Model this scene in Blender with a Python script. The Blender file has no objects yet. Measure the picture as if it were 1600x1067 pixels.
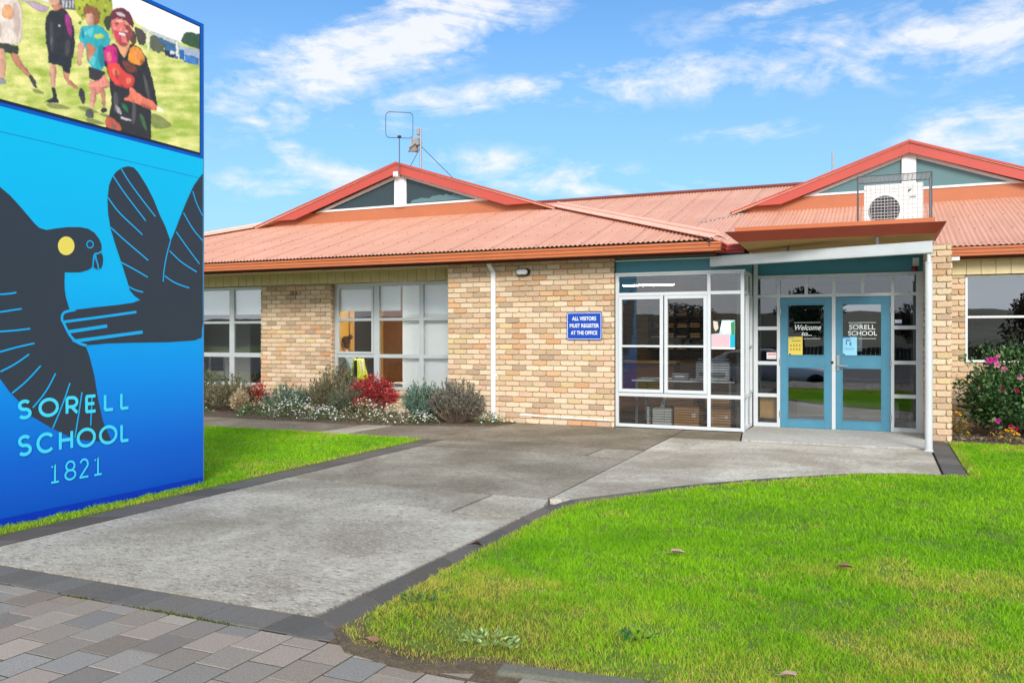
import bpy, bmesh, math, random
import numpy as np
from mathutils import Vector, Matrix, noise as mnoise
random.seed(11); RNG = np.random.default_rng(7)
S = bpy.context.scene
COL = S.collection
R = math.radians

# ------------------------------------------------------------------ survey of the photograph
# camera stands at (0,0,1.42); facade runs along X, +Y goes into the building
FOC, HOR, YAW, EYE = 1300.0, 525.0, R(23.8), 1.42
CA, SA = math.cos(YAW), math.sin(YAW)
def ground(px, py, z=0.0):
    d = FOC*(EYE-z)/(py-HOR); xr = (px-800)/FOC*d
    return (xr*CA-d*SA, xr*SA+d*CA)
def on_y(px, py, Y):
    u = (px-800)/FOC; d = Y/(u*SA+CA)
    return (u*d*CA-d*SA, EYE+(HOR-py)/FOC*d)          # x, z
def on_x(px, py, X):
    u = (px-800)/FOC; d = X/(u*CA-SA)
    return (u*d*SA+d*CA, EYE+(HOR-py)/FOC*d)          # y, z
def lin(r, g, b, k=1.0):
    f = lambda c: (c/12.92 if c <= .04045 else ((c+.055)/1.055)**2.4)
    return (f(r/255)*k, f(g/255)*k, f(b/255)*k)

# ------------------------------------------------------------------ materials
def new_mat(name):
    m = bpy.data.materials.new(name); m.use_nodes = True
    nt = m.node_tree; b = nt.nodes['Principled BSDF']
    return m, nt, b
def N(nt, t, **kw):
    n = nt.nodes.new(t)
    for k, v in kw.items(): setattr(n, k, v)
    return n
def pos(nt):
    return N(nt, 'ShaderNodeNewGeometry').outputs['Position']
def noise_tex(nt, scale, detail=4, rough=.55, vec=None, dist=0):
    n = N(nt, 'ShaderNodeTexNoise'); n.inputs['Scale'].default_value = scale
    n.inputs['Detail'].default_value = detail; n.inputs['Roughness'].default_value = rough
    n.inputs['Distortion'].default_value = dist
    nt.links.new(vec if vec is not None else pos(nt), n.inputs['Vector'])
    return n.outputs['Fac']
def ramp(nt, fac, stops):
    r = N(nt, 'ShaderNodeValToRGB'); e = r.color_ramp.elements
    while len(e) < len(stops): e.new(.5)
    for i, (p, c) in enumerate(stops):
        e[i].position = p; e[i].color = (*c[:3], 1)
    nt.links.new(fac, r.inputs['Fac']); return r.outputs['Color']
def mixc(nt, fac, a, b, blend='MIX'):
    m = N(nt, 'ShaderNodeMix', data_type='RGBA', blend_type=blend)
    for sock, v in ((m.inputs[0], fac), (m.inputs[6], a), (m.inputs[7], b)):
        if hasattr(v, 'is_linked'): nt.links.new(v, sock)
        elif isinstance(v, (int, float)): sock.default_value = v
        else: sock.default_value = (*v[:3], 1)
    return m.outputs[2]
def math_n(nt, op, a, b=0.0, c=0.0):
    m = N(nt, 'ShaderNodeMath', operation=op)
    for i, v in enumerate((a, b, c)):
        if hasattr(v, 'is_linked'): nt.links.new(v, m.inputs[i])
        else: m.inputs[i].default_value = v
    return m.outputs[0]
def bump(nt, b, h, strength=.3, dist=.01):
    n = N(nt, 'ShaderNodeBump'); n.inputs['Strength'].default_value = strength
    n.inputs['Distance'].default_value = dist
    nt.links.new(h, n.inputs['Height']); nt.links.new(n.outputs['Normal'], b.inputs['Normal'])
def paint(name, c, rough=.5, var=.10, scale=3.0, metal=0.0, bmp=0.0, bscale=60, spec=.4):
    m, nt, b = new_mat(name)
    f = noise_tex(nt, scale, 6, .65)
    lo = tuple(x*(1-var) for x in c); hi = tuple(min(1, x*(1+var)) for x in c)
    nt.links.new(ramp(nt, f, [(.3, lo), (.7, hi)]), b.inputs['Base Color'])
    b.inputs['Roughness'].default_value = rough; b.inputs['Metallic'].default_value = metal
    b.inputs['Specular IOR Level'].default_value = spec
    if bmp: bump(nt, b, noise_tex(nt, bscale, 4), bmp, .004)
    return m
def attr_mat(name, rough=.7, mottling=.18, mscale=40, bmp=.25, bscale=120, trans=0.0, spec=.3, sheen=0.0):
    m, nt, b = new_mat(name)
    a = N(nt, 'ShaderNodeAttribute', attribute_name='Col')
    f = noise_tex(nt, mscale, 5, .6)
    g = ramp(nt, f, [(.25, (1-mottling,)*3), (.75, (1+mottling,)*3)])
    c = mixc(nt, 1.0, a.outputs['Color'], g, 'MULTIPLY')
    nt.links.new(c, b.inputs['Base Color']); b.inputs['Roughness'].default_value = rough
    b.inputs['Specular IOR Level'].default_value = spec
    if bmp: bump(nt, b, noise_tex(nt, bscale, 4), bmp, .003)
    if trans:
        t = N(nt, 'ShaderNodeBsdfTranslucent'); nt.links.new(c, t.inputs['Color'])
        x = N(nt, 'ShaderNodeMixShader'); x.inputs[0].default_value = trans
        nt.links.new(b.outputs[0], x.inputs[1]); nt.links.new(t.outputs[0], x.inputs[2])
        nt.links.new(x.outputs[0], nt.nodes['Material Output'].inputs['Surface'])
    return m
def emit_attr(name, strength):
    m, nt, b = new_mat(name)
    a = N(nt, 'ShaderNodeAttribute', attribute_name='Col')
    nt.links.new(a.outputs['Color'], b.inputs['Emission Color'])
    b.inputs['Base Color'].default_value = (.02, .02, .02, 1)
    b.inputs['Emission Strength'].default_value = strength; b.inputs['Roughness'].default_value = .5
    return m
def lamp_mat(name, c, s):
    m, nt, b = new_mat(name); b.inputs['Emission Color'].default_value = (*c, 1)
    b.inputs['Emission Strength'].default_value = s; return m
def glass_mat(name, tint=(.78, .82, .82), base=.05, boost=1.0):
    m, nt, b = new_mat(name); nt.nodes.remove(b)
    t = N(nt, 'ShaderNodeBsdfTransparent'); t.inputs[0].default_value = (*tint, 1)
    g = N(nt, 'ShaderNodeBsdfGlossy'); g.inputs['Roughness'].default_value = .0
    g.inputs[0].default_value = (.95, .97, 1, 1)
    f = N(nt, 'ShaderNodeFresnel'); f.inputs['IOR'].default_value = 1.55
    k = math_n(nt, 'MULTIPLY_ADD', f.outputs[0], boost, base)
    x = N(nt, 'ShaderNodeMixShader'); nt.links.new(k, x.inputs[0])
    nt.links.new(t.outputs[0], x.inputs[1]); nt.links.new(g.outputs[0], x.inputs[2])
    nt.links.new(x.outputs[0], nt.nodes['Material Output'].inputs['Surface'])
    # slight waviness of old glazing
    bn = N(nt, 'ShaderNodeBump'); bn.inputs['Strength'].default_value = .06; bn.inputs['Distance'].default_value = .01
    nt.links.new(noise_tex(nt, 2.2, 1), bn.inputs['Height']); nt.links.new(bn.outputs['Normal'], g.inputs['Normal'])
    return m

M = {}
M['brick'] = attr_mat('brick_faces', .82, .16, 45, .5, 140)
M['mortar'] = paint('mortar', lin(196, 176, 140, .75), .9, .15, 20, bmp=.5)
M['clad'] = paint('olive_cladding', lin(222, 206, 164, .97), .65, .08, 4)
M['gutter'] = paint('orange_gutter', lin(206, 116, 68, .78), .42, .07, 2.5, spec=.5)
M['apron'] = paint('apron_flashing', lin(202, 122, 82, .76), .5, .08, 1.5)
M['fascia'] = paint('maroon_fascia', lin(122, 62, 50, .8), .5, .08)
M['coral'] = paint('coral_barge', lin(204, 88, 76, .76), .45, .06, 1.5)
M['rust'] = paint('rust_canopy', lin(178, 76, 52, .85), .5, .07, 1.5)
M['ochre'] = paint('ochre_soffit', lin(205, 160, 90, .8), .6, .06)
M['teal'] = paint('teal_panel', lin(66, 138, 156, .85), .35, .06, 2)
M['tealgrey'] = paint('teal_grey_sheet', lin(96, 134, 138, .8), .4, .06, 1.5)
M['darkteal'] = paint('dark_slate_sheet', lin(52, 74, 80, .7), .28, .12, 1.5)
M['white'] = paint('white_paint', (.76, .77, .78), .4, .04, 3)
M['alum'] = paint('grey_aluminium', (.50, .54, .55), .35, .05, 5, metal=.25)
M['beam'] = paint('galvanised_beam', (.62, .655, .67), .4, .08, 3, metal=.2)
M['frame'] = paint('pale_frame', (.60, .635, .655), .38, .04, 4)
M['door'] = paint('blue_door', lin(82, 148, 176, .82), .35, .07, 4, spec=.5)
M['steel'] = paint('brushed_steel', (.55, .55, .55), .3, .05, 10, metal=.9)
M['galv'] = paint('galvanised_pipe', (.33, .34, .35), .45, .1, 12, metal=.5)
M['darkwire'] = paint('dark_wire', (.10, .11, .12), .5, .1, 12, metal=.4)
M['black'] = paint('black_plastic', (.02, .02, .022), .45, .1)
M['lens'] = paint('white_lens', (.72, .72, .72), .3, .02)
M['acwhite'] = paint('casing_white', (.74, .75, .73), .4, .03)
M['acgrey'] = paint('fan_grey', (.30, .31, .31), .5, .05)
M['signblue'] = paint('sign_blue', lin(16, 72, 178, .9), .35, .04)
M['dishgrey'] = paint('dish_grey', (.30, .26, .24), .6, .1)
M['red'] = paint('dark_red_lens', (.22, .012, .02), .25, .05)
M['glass'] = glass_mat('window_glass', (.88, .90, .90), .08, 1.0)
M['glassdark'] = glass_mat('tinted_glass', (.42, .38, .42), .20, 1.4)
M['glassdoor'] = glass_mat('door_glass', (.60, .64, .64), .22, 1.3)
M['glassoffice'] = glass_mat('office_glass', (.96, .97, .97), .05, 1.0)
M['glassleft'] = glass_mat('reflective_glass', (.94, .96, .95), .17, 1.1)
M['blind'] = paint('roller_fabric', (.84, .88, .87), .8, .03)
M['slat'] = paint('grey_slat', (.045, .043, .05), .5, .05)
M['inwall'] = paint('interior_plaster', lin(150, 138, 120, .7), .8, .05)
M['yellowwall'] = paint('interior_yellow', lin(226, 178, 82, .8), .7, .06)
M['recwall'] = paint('reception_wall', lin(168, 126, 66, .62), .7, .1)
M['brownwall'] = paint('interior_timber', lin(150, 96, 50, .7), .6, .15, 6)
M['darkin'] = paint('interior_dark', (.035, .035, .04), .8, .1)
M['infloor'] = paint('interior_carpet', (.05, .045, .05), .9, .2, 20)
M['ceil'] = paint('ceiling_tile', (.62, .61, .58), .9, .03)
M['tubedim'] = lamp_mat('lit_tube_office', (1, .9, .74), 42)
M['timber'] = paint('pale_timber', lin(214, 168, 100, .8), .5, .12, 5)
M['card'] = paint('cardboard', lin(206, 156, 102, .9), .8, .08)
M['bark'] = paint('bark', (.075, .055, .04), .9, .3, 30, bmp=.6)
M['stalk'] = paint('dry_stem', (.16, .12, .085), .9, .25, 30)
M['leaf'] = attr_mat('leaves', .45, .25, 25, 0, trans=.30, spec=.4)
M['petal'] = attr_mat('petals', .6, .12, 60, 0, trans=.25)
M['grass'] = attr_mat('grass_blades', .55, .12, 15, 0, trans=.35, spec=.25)
M['signprint'] = attr_mat('sign_print', .38, .0, 3, 0, spec=.35)
M['screen'] = emit_attr('led_screen', .60)
M['poster'] = attr_mat('printed_paper', .6, .02, 30, 0)
M['skin'] = paint('skin', lin(214, 160, 130, .8), .5, .05, 10)
M['hair'] = paint('brown_hair', (.13, .065, .03), .5, .3, 60)
M['shirt'] = paint('grey_teal_shirt', lin(160, 182, 188, .9), .8, .08, 20)
M['trousers'] = paint('dark_trousers', (.02, .022, .03), .8, .1, 20)
M['hivis'] = paint('hivis_yellow', (.62, .80, .02), .6, .06, 12)
M['carpaint'] = paint('silver_car_paint', (.66, .68, .71), .2, .03, 3, metal=.25)
M['rubber'] = paint('tyre_rubber', (.015, .015, .015), .8, .1)
M['carglass'] = paint('car_glass', (.02, .025, .03), .05, .05, spec=.8)
M['asphalt'] = paint('asphalt', (.055, .055, .06), .85, .25, 18, bmp=.5, bscale=150)
M['roadline'] = paint('road_paint', (.7, .7, .68), .6, .08, 8)
M['hill'] = paint('hill_scrub', (.055, .06, .032), .95, .5, .03)
M['farleaf'] = attr_mat('tree_leaves', .6, .2, 3, 0, trans=.2)
M['deadleaf'] = paint('dry_leaf', lin(140, 104, 84, .8), .7, .25, 60)

def roof_material():
    m, nt, b = new_mat('terracotta_corrugated')
    p = pos(nt); sx = N(nt, 'ShaderNodeSeparateXYZ'); nt.links.new(p, sx.inputs[0])
    f1 = noise_tex(nt, .9, 6, .6); f2 = noise_tex(nt, 7, 5, .7)
    c = ramp(nt, f1, [(.3, lin(212, 150, 124, .78)), (.7, lin(222, 164, 140, .83))])
    c = mixc(nt, math_n(nt, 'MULTIPLY', f2, .25), c, lin(230, 188, 162))
    # pale chalky streaks running down the sheets
    mp = N(nt, 'ShaderNodeMapping'); mp.inputs['Scale'].default_value = (9, .35, 1); nt.links.new(p, mp.inputs[0])
    f3 = noise_tex(nt, 1.0, 4, .6, mp.outputs[0])
    c = mixc(nt, ramp(nt, f3, [(.45, (0, 0, 0)), (.75, (.22,)*3)]), c, lin(234, 192, 166))
    # dark side laps between sheets
    w = math_n(nt, 'FRACT', math_n(nt, 'DIVIDE', math_n(nt, 'ADD', sx.outputs[0], 40.0), .762))
    lap = math_n(nt, 'LESS_THAN', w, .02)
    c = mixc(nt, math_n(nt, 'MULTIPLY', lap, .38), c, lin(120, 66, 52))
    nt.links.new(c, b.inputs['Base Color']); b.inputs['Roughness'].default_value = .5
    b.inputs['Specular IOR Level'].default_value = .35
    return m
M['roof'] = roof_material()
M['cap'] = paint('roof_capping', lin(236, 184, 164, .95), .5, .08, 3)

def concrete_material(name, dark, light, stain, bm=.55):
    m, nt, b = new_mat(name)
    a = N(nt, 'ShaderNodeAttribute', attribute_name='Col')
    f1 = noise_tex(nt, 1.1, 8, .68, dist=.6)
    mpp = N(nt, 'ShaderNodeMapping'); mpp.inputs['Rotation'].default_value = (0, 0, R(24)); mpp.inputs['Scale'].default_value = (1, 2.1, 1); nt.links.new(pos(nt), mpp.inputs[0])
    f2 = noise_tex(nt, 15, 10, .74, mpp.outputs[0], .5); f3 = noise_tex(nt, 34, 8, .78, mpp.outputs[0], .8)
    c = ramp(nt, f1, [(.36, dark), (.52, tuple((x+y)/2 for x, y in zip(dark, light))), (.66, light)])
    c = mixc(nt, ramp(nt, f2, [(.38, (.85,)*3), (.50, (0, 0, 0))]), c, tuple(x*.52 for x in dark))
    c = mixc(nt, ramp(nt, f3, [(.50, (0, 0, 0)), (.62, (.62,)*3)]), c, tuple(min(1, x*1.4) for x in light))
    # lichen and tyre stains: big soft patches
    f4 = noise_tex(nt, .42, 5, .6, dist=1.2)
    c = mixc(nt, ramp(nt, f4, [(.45, (0, 0, 0)), (.64, (.55,)*3)]), c, stain)
    c = mixc(nt, 1.0, c, a.outputs['Color'], 'MULTIPLY')
    nt.links.new(c, b.inputs['Base Color']); b.inputs['Roughness'].default_value = .88
    b.inputs['Specular IOR Level'].default_value = .25
    h = math_n(nt, 'ADD', f2, math_n(nt, 'MULTIPLY', f3, .6))
    bump(nt, b, h, bm, .012)
    return m
M['concrete'] = concrete_material('brushed_concrete', (.225, .203, .165), (.48, .455, .395), (.18, .152, .112))
M['smoothcon'] = concrete_material('smooth_concrete', (.42, .41, .38), (.52, .51, .48), (.38, .36, .32), .2)
M['edging'] = attr_mat('charcoal_paver', .85, .4, 170, .9, 260)
M['paver'] = attr_mat('grey_paver', .85, .42, 150, 1.0, 240)
def soil_material(name, a, c2, sc):
    m, nt, b = new_mat(name)
    f = noise_tex(nt, sc, 8, .75); g = noise_tex(nt, sc*9, 4, .7)
    c = ramp(nt, f, [(.3, a), (.7, c2)])
    c = mixc(nt, ramp(nt, g, [(.5, (0, 0, 0)), (.8, (.6,)*3)]), c, tuple(min(1, x*2.2) for x in c2))
    nt.links.new(c, b.inputs['Base Color']); b.inputs['Roughness'].default_value = .95
    bump(nt, b, g, 1.0, .02); return m
M['mulch'] = soil_material('bark_mulch', (.05, .035, .025), (.17, .12, .085), 14)
M['soil'] = soil_material('dark_soil', (.06, .042, .028), (.20, .15, .09), 9)
M['moss'] = soil_material('mossy_joint', (.025, .028, .012), (.075, .08, .035), 12)
M['turf'] = soil_material('turf_base', (.07, .13, .010), (.15, .22, .02), 5)
M['field'] = soil_material('field', (.05, .09, .012), (.12, .16, .03), .3)

# ------------------------------------------------------------------ mesh helpers
class MB:
    """collects shapes; build() links them as ONE mesh object"""
    def __init__(s): s.v = []; s.f = []; s.mi = []; s.c = []
    def add(s, vs, fs, mi=0, col=(1, 1, 1)):
        o = len(s.v); s.v += [tuple(x) for x in vs]
        for f in fs: s.f.append(tuple(o+i for i in f)); s.mi.append(mi); s.c.append(col)
    def box(s, x0, x1, y0, y1, z0, z1, mi=0, col=(1, 1, 1)):
        vs = [(x, y, z) for z in (z0, z1) for y in (y0, y1) for x in (x0, x1)]
        s.add(vs, [(0, 2, 3, 1), (4, 5, 7, 6), (0, 1, 5, 4), (2, 6, 7, 3), (0, 4, 6, 2), (1, 3, 7, 5)], mi, col)
    def hexa(s, bot, top, mi=0, col=(1, 1, 1)):
        n = len(bot); vs = list(bot)+list(top)
        fs = [tuple(range(n-1, -1, -1)), tuple(range(n, 2*n))]
        fs += [(i, (i+1) % n, n+(i+1) % n, n+i) for i in range(n)]
        s.add(vs, fs, mi, col)
    def prism_y(s, poly, y0, y1, mi=0, col=(1, 1, 1)):      # poly in (x,z), front at y0
        s.hexa([(x, y0, z) for x, z in poly], [(x, y1, z) for x, z in poly], mi, col)
    def prism_x(s, poly, x0, x1, mi=0, col=(1, 1, 1)):      # poly in (y,z)
        s.hexa([(x0, y, z) for y, z in poly], [(x1, y, z) for y, z in poly], mi, col)
    def prism_z(s, poly, z0, z1, mi=0, col=(1, 1, 1)):
        s.hexa([(x, y, z0) for x, y in poly], [(x, y, z1) for x, y in poly], mi, col)
    def tube(s, pts, r, n=8, mi=0, col=(1, 1, 1), closed=False, cap=True):
        pts = [Vector(p) for p in pts]; L = len(pts); rings = []
        rr = r if isinstance(r, (list, tuple)) else [r]*L
        for i, p in enumerate(pts):
            a = pts[(i-1) % L] if (closed or i > 0) else p
            b = pts[(i+1) % L] if (closed or i < L-1) else p
            t = (b-a); t = t.normalized() if t.length > 1e-9 else Vector((0, 0, 1))
            up = Vector((0, 0, 1)) if abs(t.z) < .95 else Vector((0, 1, 0))
            u = t.cross(up).normalized(); w = t.cross(u).normalized()
            rings.append([p+(u*math.cos(k*2*math.pi/n)+w*math.sin(k*2*math.pi/n))*rr[i] for k in range(n)])
        vs = [q for g in rings for q in g]; fs = []
        for i in range(L if closed else L-1):
            j = (i+1) % L
            for k in range(n): fs.append((i*n+k, i*n+(k+1) % n, j*n+(k+1) % n, j*n+k))
        if cap and not closed: fs += [tuple(range(n)), tuple(range((L-1)*n, L*n))[::-1]]
        s.add(vs, fs, mi, col)
    def lathe(s, prof, n=20, c=(0, 0, 0), axis='z', mi=0, col=(1, 1, 1), caps=True):
        vs = []
        for r, h in prof:
            for k in range(n):
                a = 2*math.pi*k/n; x, y = r*math.cos(a), r*math.sin(a)
                q = {'z': (x, y, h), 'y': (x, h, y), 'x': (h, x, y)}[axis]
                vs.append((q[0]+c[0], q[1]+c[1], q[2]+c[2]))
        fs = [(i*n+k, i*n+(k+1) % n, (i+1)*n+(k+1) % n, (i+1)*n+k) for i in range(len(prof)-1) for k in range(n)]
        if caps: fs += [tuple(range(n)), tuple(range((len(prof)-1)*n, len(prof)*n))]
        s.add(vs, fs, mi, col)
    def ball(s, c, r, nu=12, nv=8, mi=0, col=(1, 1, 1)):
        if not isinstance(r, (tuple, list)): r = (r, r, r)
        vs = [(c[0], c[1], c[2]-r[2])]
        for j in range(1, nv):
            t = math.pi*j/nv
            for i in range(nu):
                a = 2*math.pi*i/nu
                vs.append((c[0]+r[0]*math.sin(t)*math.cos(a), c[1]+r[1]*math.sin(t)*math.sin(a), c[2]-r[2]*math.cos(t)))
        vs.append((c[0], c[1], c[2]+r[2])); L = len(vs)-1; fs = []
        for i in range(nu): fs.append((0, 1+(i+1) % nu, 1+i)); fs.append((L, L-nu+i, L-nu+(i+1) % nu))
        for j in range(nv-2):
            for i in range(nu):
                a = 1+j*nu+i; b = 1+j*nu+(i+1) % nu; fs.append((a, b, b+nu, a+nu))
        s.add(vs, fs, mi, col)
    def build(s, name, mats, parent=None, smooth=False, bevel=0, flip=True):
        me = bpy.data.meshes.new(name); me.from_pydata(s.v, [], s.f)
        if not isinstance(mats, (list, tuple)): mats = [mats]
        for m in mats: me.materials.append(m)
        me.polygons.foreach_set('material_index', s.mi)
        if any(c != (1, 1, 1) for c in s.c) or any(m.name in ATTR for m in mats):
            at = me.color_attributes.new('Col', 'FLOAT_COLOR', 'CORNER')
            ln = np.array([len(f) for f in s.f]); cc = np.repeat(np.array([(*c[:3], 1) for c in s.c], dtype=np.float32), ln, axis=0)
            at.data.foreach_set('color', cc.ravel())
        if flip:
            bm = bmesh.new(); bm.from_mesh(me); bmesh.ops.recalc_face_normals(bm, faces=bm.faces); bm.to_mesh(me); bm.free()
        if smooth: me.polygons.foreach_set('use_smooth', [True]*len(me.polygons))
        o = bpy.data.objects.new(name, me); COL.objects.link(o)
        if bevel:
            b = o.modifiers.new('edge', 'BEVEL'); b.width = bevel; b.segments = 2; b.limit_method = 'ANGLE'
        if parent is not None: place_under(o, parent)
        return o
ATTR = {'brick_faces', 'leaves', 'petals', 'grass_blades', 'sign_print', 'led_screen', 'printed_paper', 'brushed_concrete', 'smooth_concrete', 'charcoal_paver', 'grey_paver', 'tree_leaves'}
def world_loc(o):
    v = Vector(o.location)
    while o.parent is not None: o = o.parent; v += Vector(o.location)
    return v
def place_under(o, parent):
    # meshes are written in scene coordinates: shift them so the part sits right under its thing
    o.parent = parent; o.location = -world_loc(parent)
def np_mesh(name, V, F, mat, parent=None, col=None, smooth=False):
    me = bpy.data.meshes.new(name); V = np.asarray(V, np.float32); F = np.asarray(F, np.int32); m, k = F.shape
    me.vertices.add(len(V)); me.vertices.foreach_set('co', V.ravel())
    me.loops.add(m*k); me.loops.foreach_set('vertex_index', F.ravel())
    me.polygons.add(m); me.polygons.foreach_set('loop_start', np.arange(0, m*k, k, dtype=np.int32))
    me.update(calc_edges=True); me.validate()
    me.materials.append(mat)
    if col is not None:
        at = me.color_attributes.new('Col', 'FLOAT_COLOR', 'CORNER')
        c = np.ones((m*k, 4), np.float32); c[:, :3] = np.repeat(np.asarray(col, np.float32), k, axis=0)
        at.data.foreach_set('color', c.ravel())
    if smooth: me.polygons.foreach_set('use_smooth', [True]*len(me.polygons))
    o = bpy.data.objects.new(name, me); COL.objects.link(o)
    if parent is not None: place_under(o, parent)
    return o
def tag(o, label=None, cat=None, group=None, kind=None):
    if label: o['label'] = label
    if cat: o['category'] = cat
    if group: o['group'] = group
    if kind: o['kind'] = kind
    return o
def thing(name, label, cat, loc=(0, 0, 0), group=None):
    o = bpy.data.objects.new(name, None); o.empty_display_size = .2; COL.objects.link(o); o.location = loc
    return tag(o, label, cat, group)
def struct(o, label=None, cat=None): return tag(o, label, cat, kind='structure')

def text_mesh(body, size, extrude=.001, shear=0.0, bold=0.0, align='CENTER', spacing=1.0, linesp=1.0):
    cu = bpy.data.curves.new('lettering', 'FONT'); cu.body = body; cu.size = size; cu.extrude = extrude
    cu.shear = shear; cu.offset = bold; cu.align_x = align; cu.align_y = 'CENTER'; cu.space_character = spacing; cu.space_line = linesp
    o = bpy.data.objects.new('lettering', cu); COL.objects.link(o)
    bpy.context.view_layer.update()
    me = bpy.data.meshes.new_from_object(o.evaluated_get(bpy.context.evaluated_depsgraph_get()))
    bpy.data.objects.remove(o); return me
def text_on_y(name, body, x, y, z, size, mat, parent, width=None, **kw):
    me = text_mesh(body, size, **kw)
    n = len(me.vertices); a = np.empty(n*3); me.vertices.foreach_get('co', a); a = a.reshape(-1, 3)
    if width:
        a[:, 0] *= width/(a[:, 0].max()-a[:, 0].min())
    b = np.stack([a[:, 0]+x, y-a[:, 2], a[:, 1]+z], axis=1)
    me.vertices.foreach_set('co', b.ravel()); me.update(); me.materials.clear(); me.materials.append(mat)
    o = bpy.data.objects.new(name, me); COL.objects.link(o)
    if parent is not None: place_under(o, parent)
    return o

def bx(name, b, mat, parent=None, bevel=.004):
    m = MB(); m.box(*b); return m.build(name, mat, parent, bevel=bevel)
# ================================================================== SETTING: ground
g = MB(); g.prism_x([(400, -.06), (-.3, -.06), (-1.5, -.50), (-400, -.50), (-400, -1.2), (400, -1.2)], -400, 400)
struct(g.build('ground', M['field']))
def sheet(name, poly, z, mat, thick=.05):
    m = MB(); m.prism_z(poly, z-thick, z); return struct(m.build(name, mat))

# lawn outlines
curve_in = [(-2.60, 3.44), (-2.573, 4.80), (-2.54, 6.45), (-2.46, 6.80), (-2.174, 7.209), (-1.643, 7.972), (-1.20, 8.45), (-.788, 8.823), (-.40, 9.16), (-.081, 9.392), (.25, 9.51), (.608, 9.566)]
curve_out = [(-2.38, 3.34), (-2.42, 4.80), (-2.40, 6.35), (-2.34, 6.62), (-2.03, 7.16), (-1.53, 7.88), (-1.11, 8.36), (-.72, 8.73), (-.35, 9.07), (-.05, 9.32), (.26, 9.45), (.61, 9.50)]
lawnR = curve_out+[(.84, 9.52), (.84, 12.5), (8, 12.45), (9, 4.45), (-.5, 3.36), (-1.5, 3.24), (-1.8, 3.12), (-2.2, 3.2)]
lawnL = [(-19, -.2), (-5.72, -.2), (-5.72, 9.96), (-6.4, 10.03), (-7.4, 10.0), (-8.8, 10.05), (-19, 10.1)]
sheet('lawn', lawnR, .004, M['turf']); sheet('lawn', lawnL, .004, M['turf'])
sheet('car_park', [(-60, -32), (60, -32), (60, -1.55), (-60, -1.55)], -.45, M['asphalt'])
m = MB()
for i in range(9): m.box(-20+i*2.6, -19.9+i*2.6, -6.4, -1.7, -.449, -.444)
m.box(-55, 55, -12.1, -12.0, -.449, -.444)
struct(m.build('road_marking', M['roadline']))
sheet('garden_bed', [(-19, 11.3), (-8.4, 11.25), (-6.85, 11.42), (-5.55, 11.9), (-5.42, 12.47), (-6.66, 12.47), (-6.66, 13.2), (-19, 13.2)], .02, M['mulch'], .08)
sheet('garden_bed', [(.90, 12.56), (1.3, 12.6), (8, 12.45), (8, 14.6), (.90, 14.6)], .02, M['mulch'], .08)
sheet('soil_edge', [(-2.75, 3.45), (-2.3, 3.45), (-1.3, 3.25), (-.2, 3.36), (1.5, 3.5), (1.5, 3.02), (-1.95, 3.08), (-2.3, 3.2), (-2.75, 3.2)], -.002, M['soil'])

sheet('bare_soil', [(-2.42, 3.33), (-2.36, 3.52), (-2.25, 3.36), (-2.05, 3.24), (-1.75, 3.22), (-1.5, 3.34), (-1.1, 3.31), (-.8, 3.36), (-.4, 3.38), (.6, 3.52), (.6, 3.40), (-.3, 3.32), (-1.5, 3.17), (-1.8, 3.05), (-2.2, 3.12)], .009, M['soil'], .03)
# concrete slabs, each a separate pour in one mesh with open joints between
con = MB(); smooth_con = MB()
def slab(poly, tint, mb=con, z=0.0, gap=.013):
    # true inset of every edge, so the joints keep an even width
    P = [Vector(p) for p in poly]; n_ = len(P); q = []
    sg_ = 1 if sum(P[i].x*P[(i+1) % n_].y-P[(i+1) % n_].x*P[i].y for i in range(n_)) > 0 else -1
    for i in range(n_):
        d0 = (P[i]-P[i-1]).normalized(); d1 = (P[(i+1) % n_]-P[i]).normalized()
        n0 = Vector((-d0.y, d0.x))*sg_; n1 = Vector((-d1.y, d1.x))*sg_; k = n0+n1; k = k/max(.35, k.dot(n0))
        q.append(tuple(P[i]+k*gap))
    mb.prism_z(q, -.06, z, 0, tint)
xl = -5.44
slab([(xl, 3.46), (-2.61, 3.45), (-2.575, 4.8), (-2.56, 5.97), (xl, 5.97)], (1.12, 1.12, 1.10))
slab([(xl, 5.975), (-3.17, 5.975), (-3.17, 6.755), (xl, 6.755)], (1.0, 1.0, .98))
slab([(-3.165, 5.975), (-2.56, 5.975), (-2.545, 6.45), (-2.62, 6.75), (-3.165, 6.755)], (1.30, 1.32, 1.30))
slab([(xl, 6.76), (-2.635, 6.76), (-2.655, 9.42), (-3.19, 9.40), (xl, 9.38)], (.84, .82, .78))
slab([(xl, 9.385), (-3.195, 9.405), (-3.19, 10.09), (xl-.2, 10.05)], (.74, .70, .64))
slab([(-3.185, 9.41), (-2.66, 9.425), (-2.665, 10.08), (-3.185, 10.085)], (.98, .97, .93))
slab([(-5.72, 10.055), (-2.67, 10.095), (-2.69, 12.60), (-5.5, 12.52), (-5.55, 11.9)], (.66, .60, .52))
slab([(-2.64, 6.76), (-2.46, 6.80), (-2.174, 7.209), (-1.643, 7.972), (-1.20, 8.45), (-.788, 8.823), (-.40, 9.16), (-.2, 9.31), (-2.66, 9.28)], (1.24, 1.24, 1.24))
slab([(-2.66, 9.285), (-.2, 9.315), (-.081, 9.392), (.25, 9.51), (.60, 9.56), (.60, 11.60), (-2.68, 11.55)], (1.36, 1.36, 1.37))
slab([(-2.68, 11.555), (-1.72, 11.57), (-1.84, 12.60), (-2.69, 12.60)], (.70, .65, .56))
slab([(-19, 10.11), (-7.62, 10.06), (-7.55, 11.24), (-19, 11.28)], (.66, .61, .56))
slab([(-7.615, 10.06), (-7.1, 10.05), (-7.05, 11.34), (-7.545, 11.26)], (1.25, 1.25, 1.22))
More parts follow.
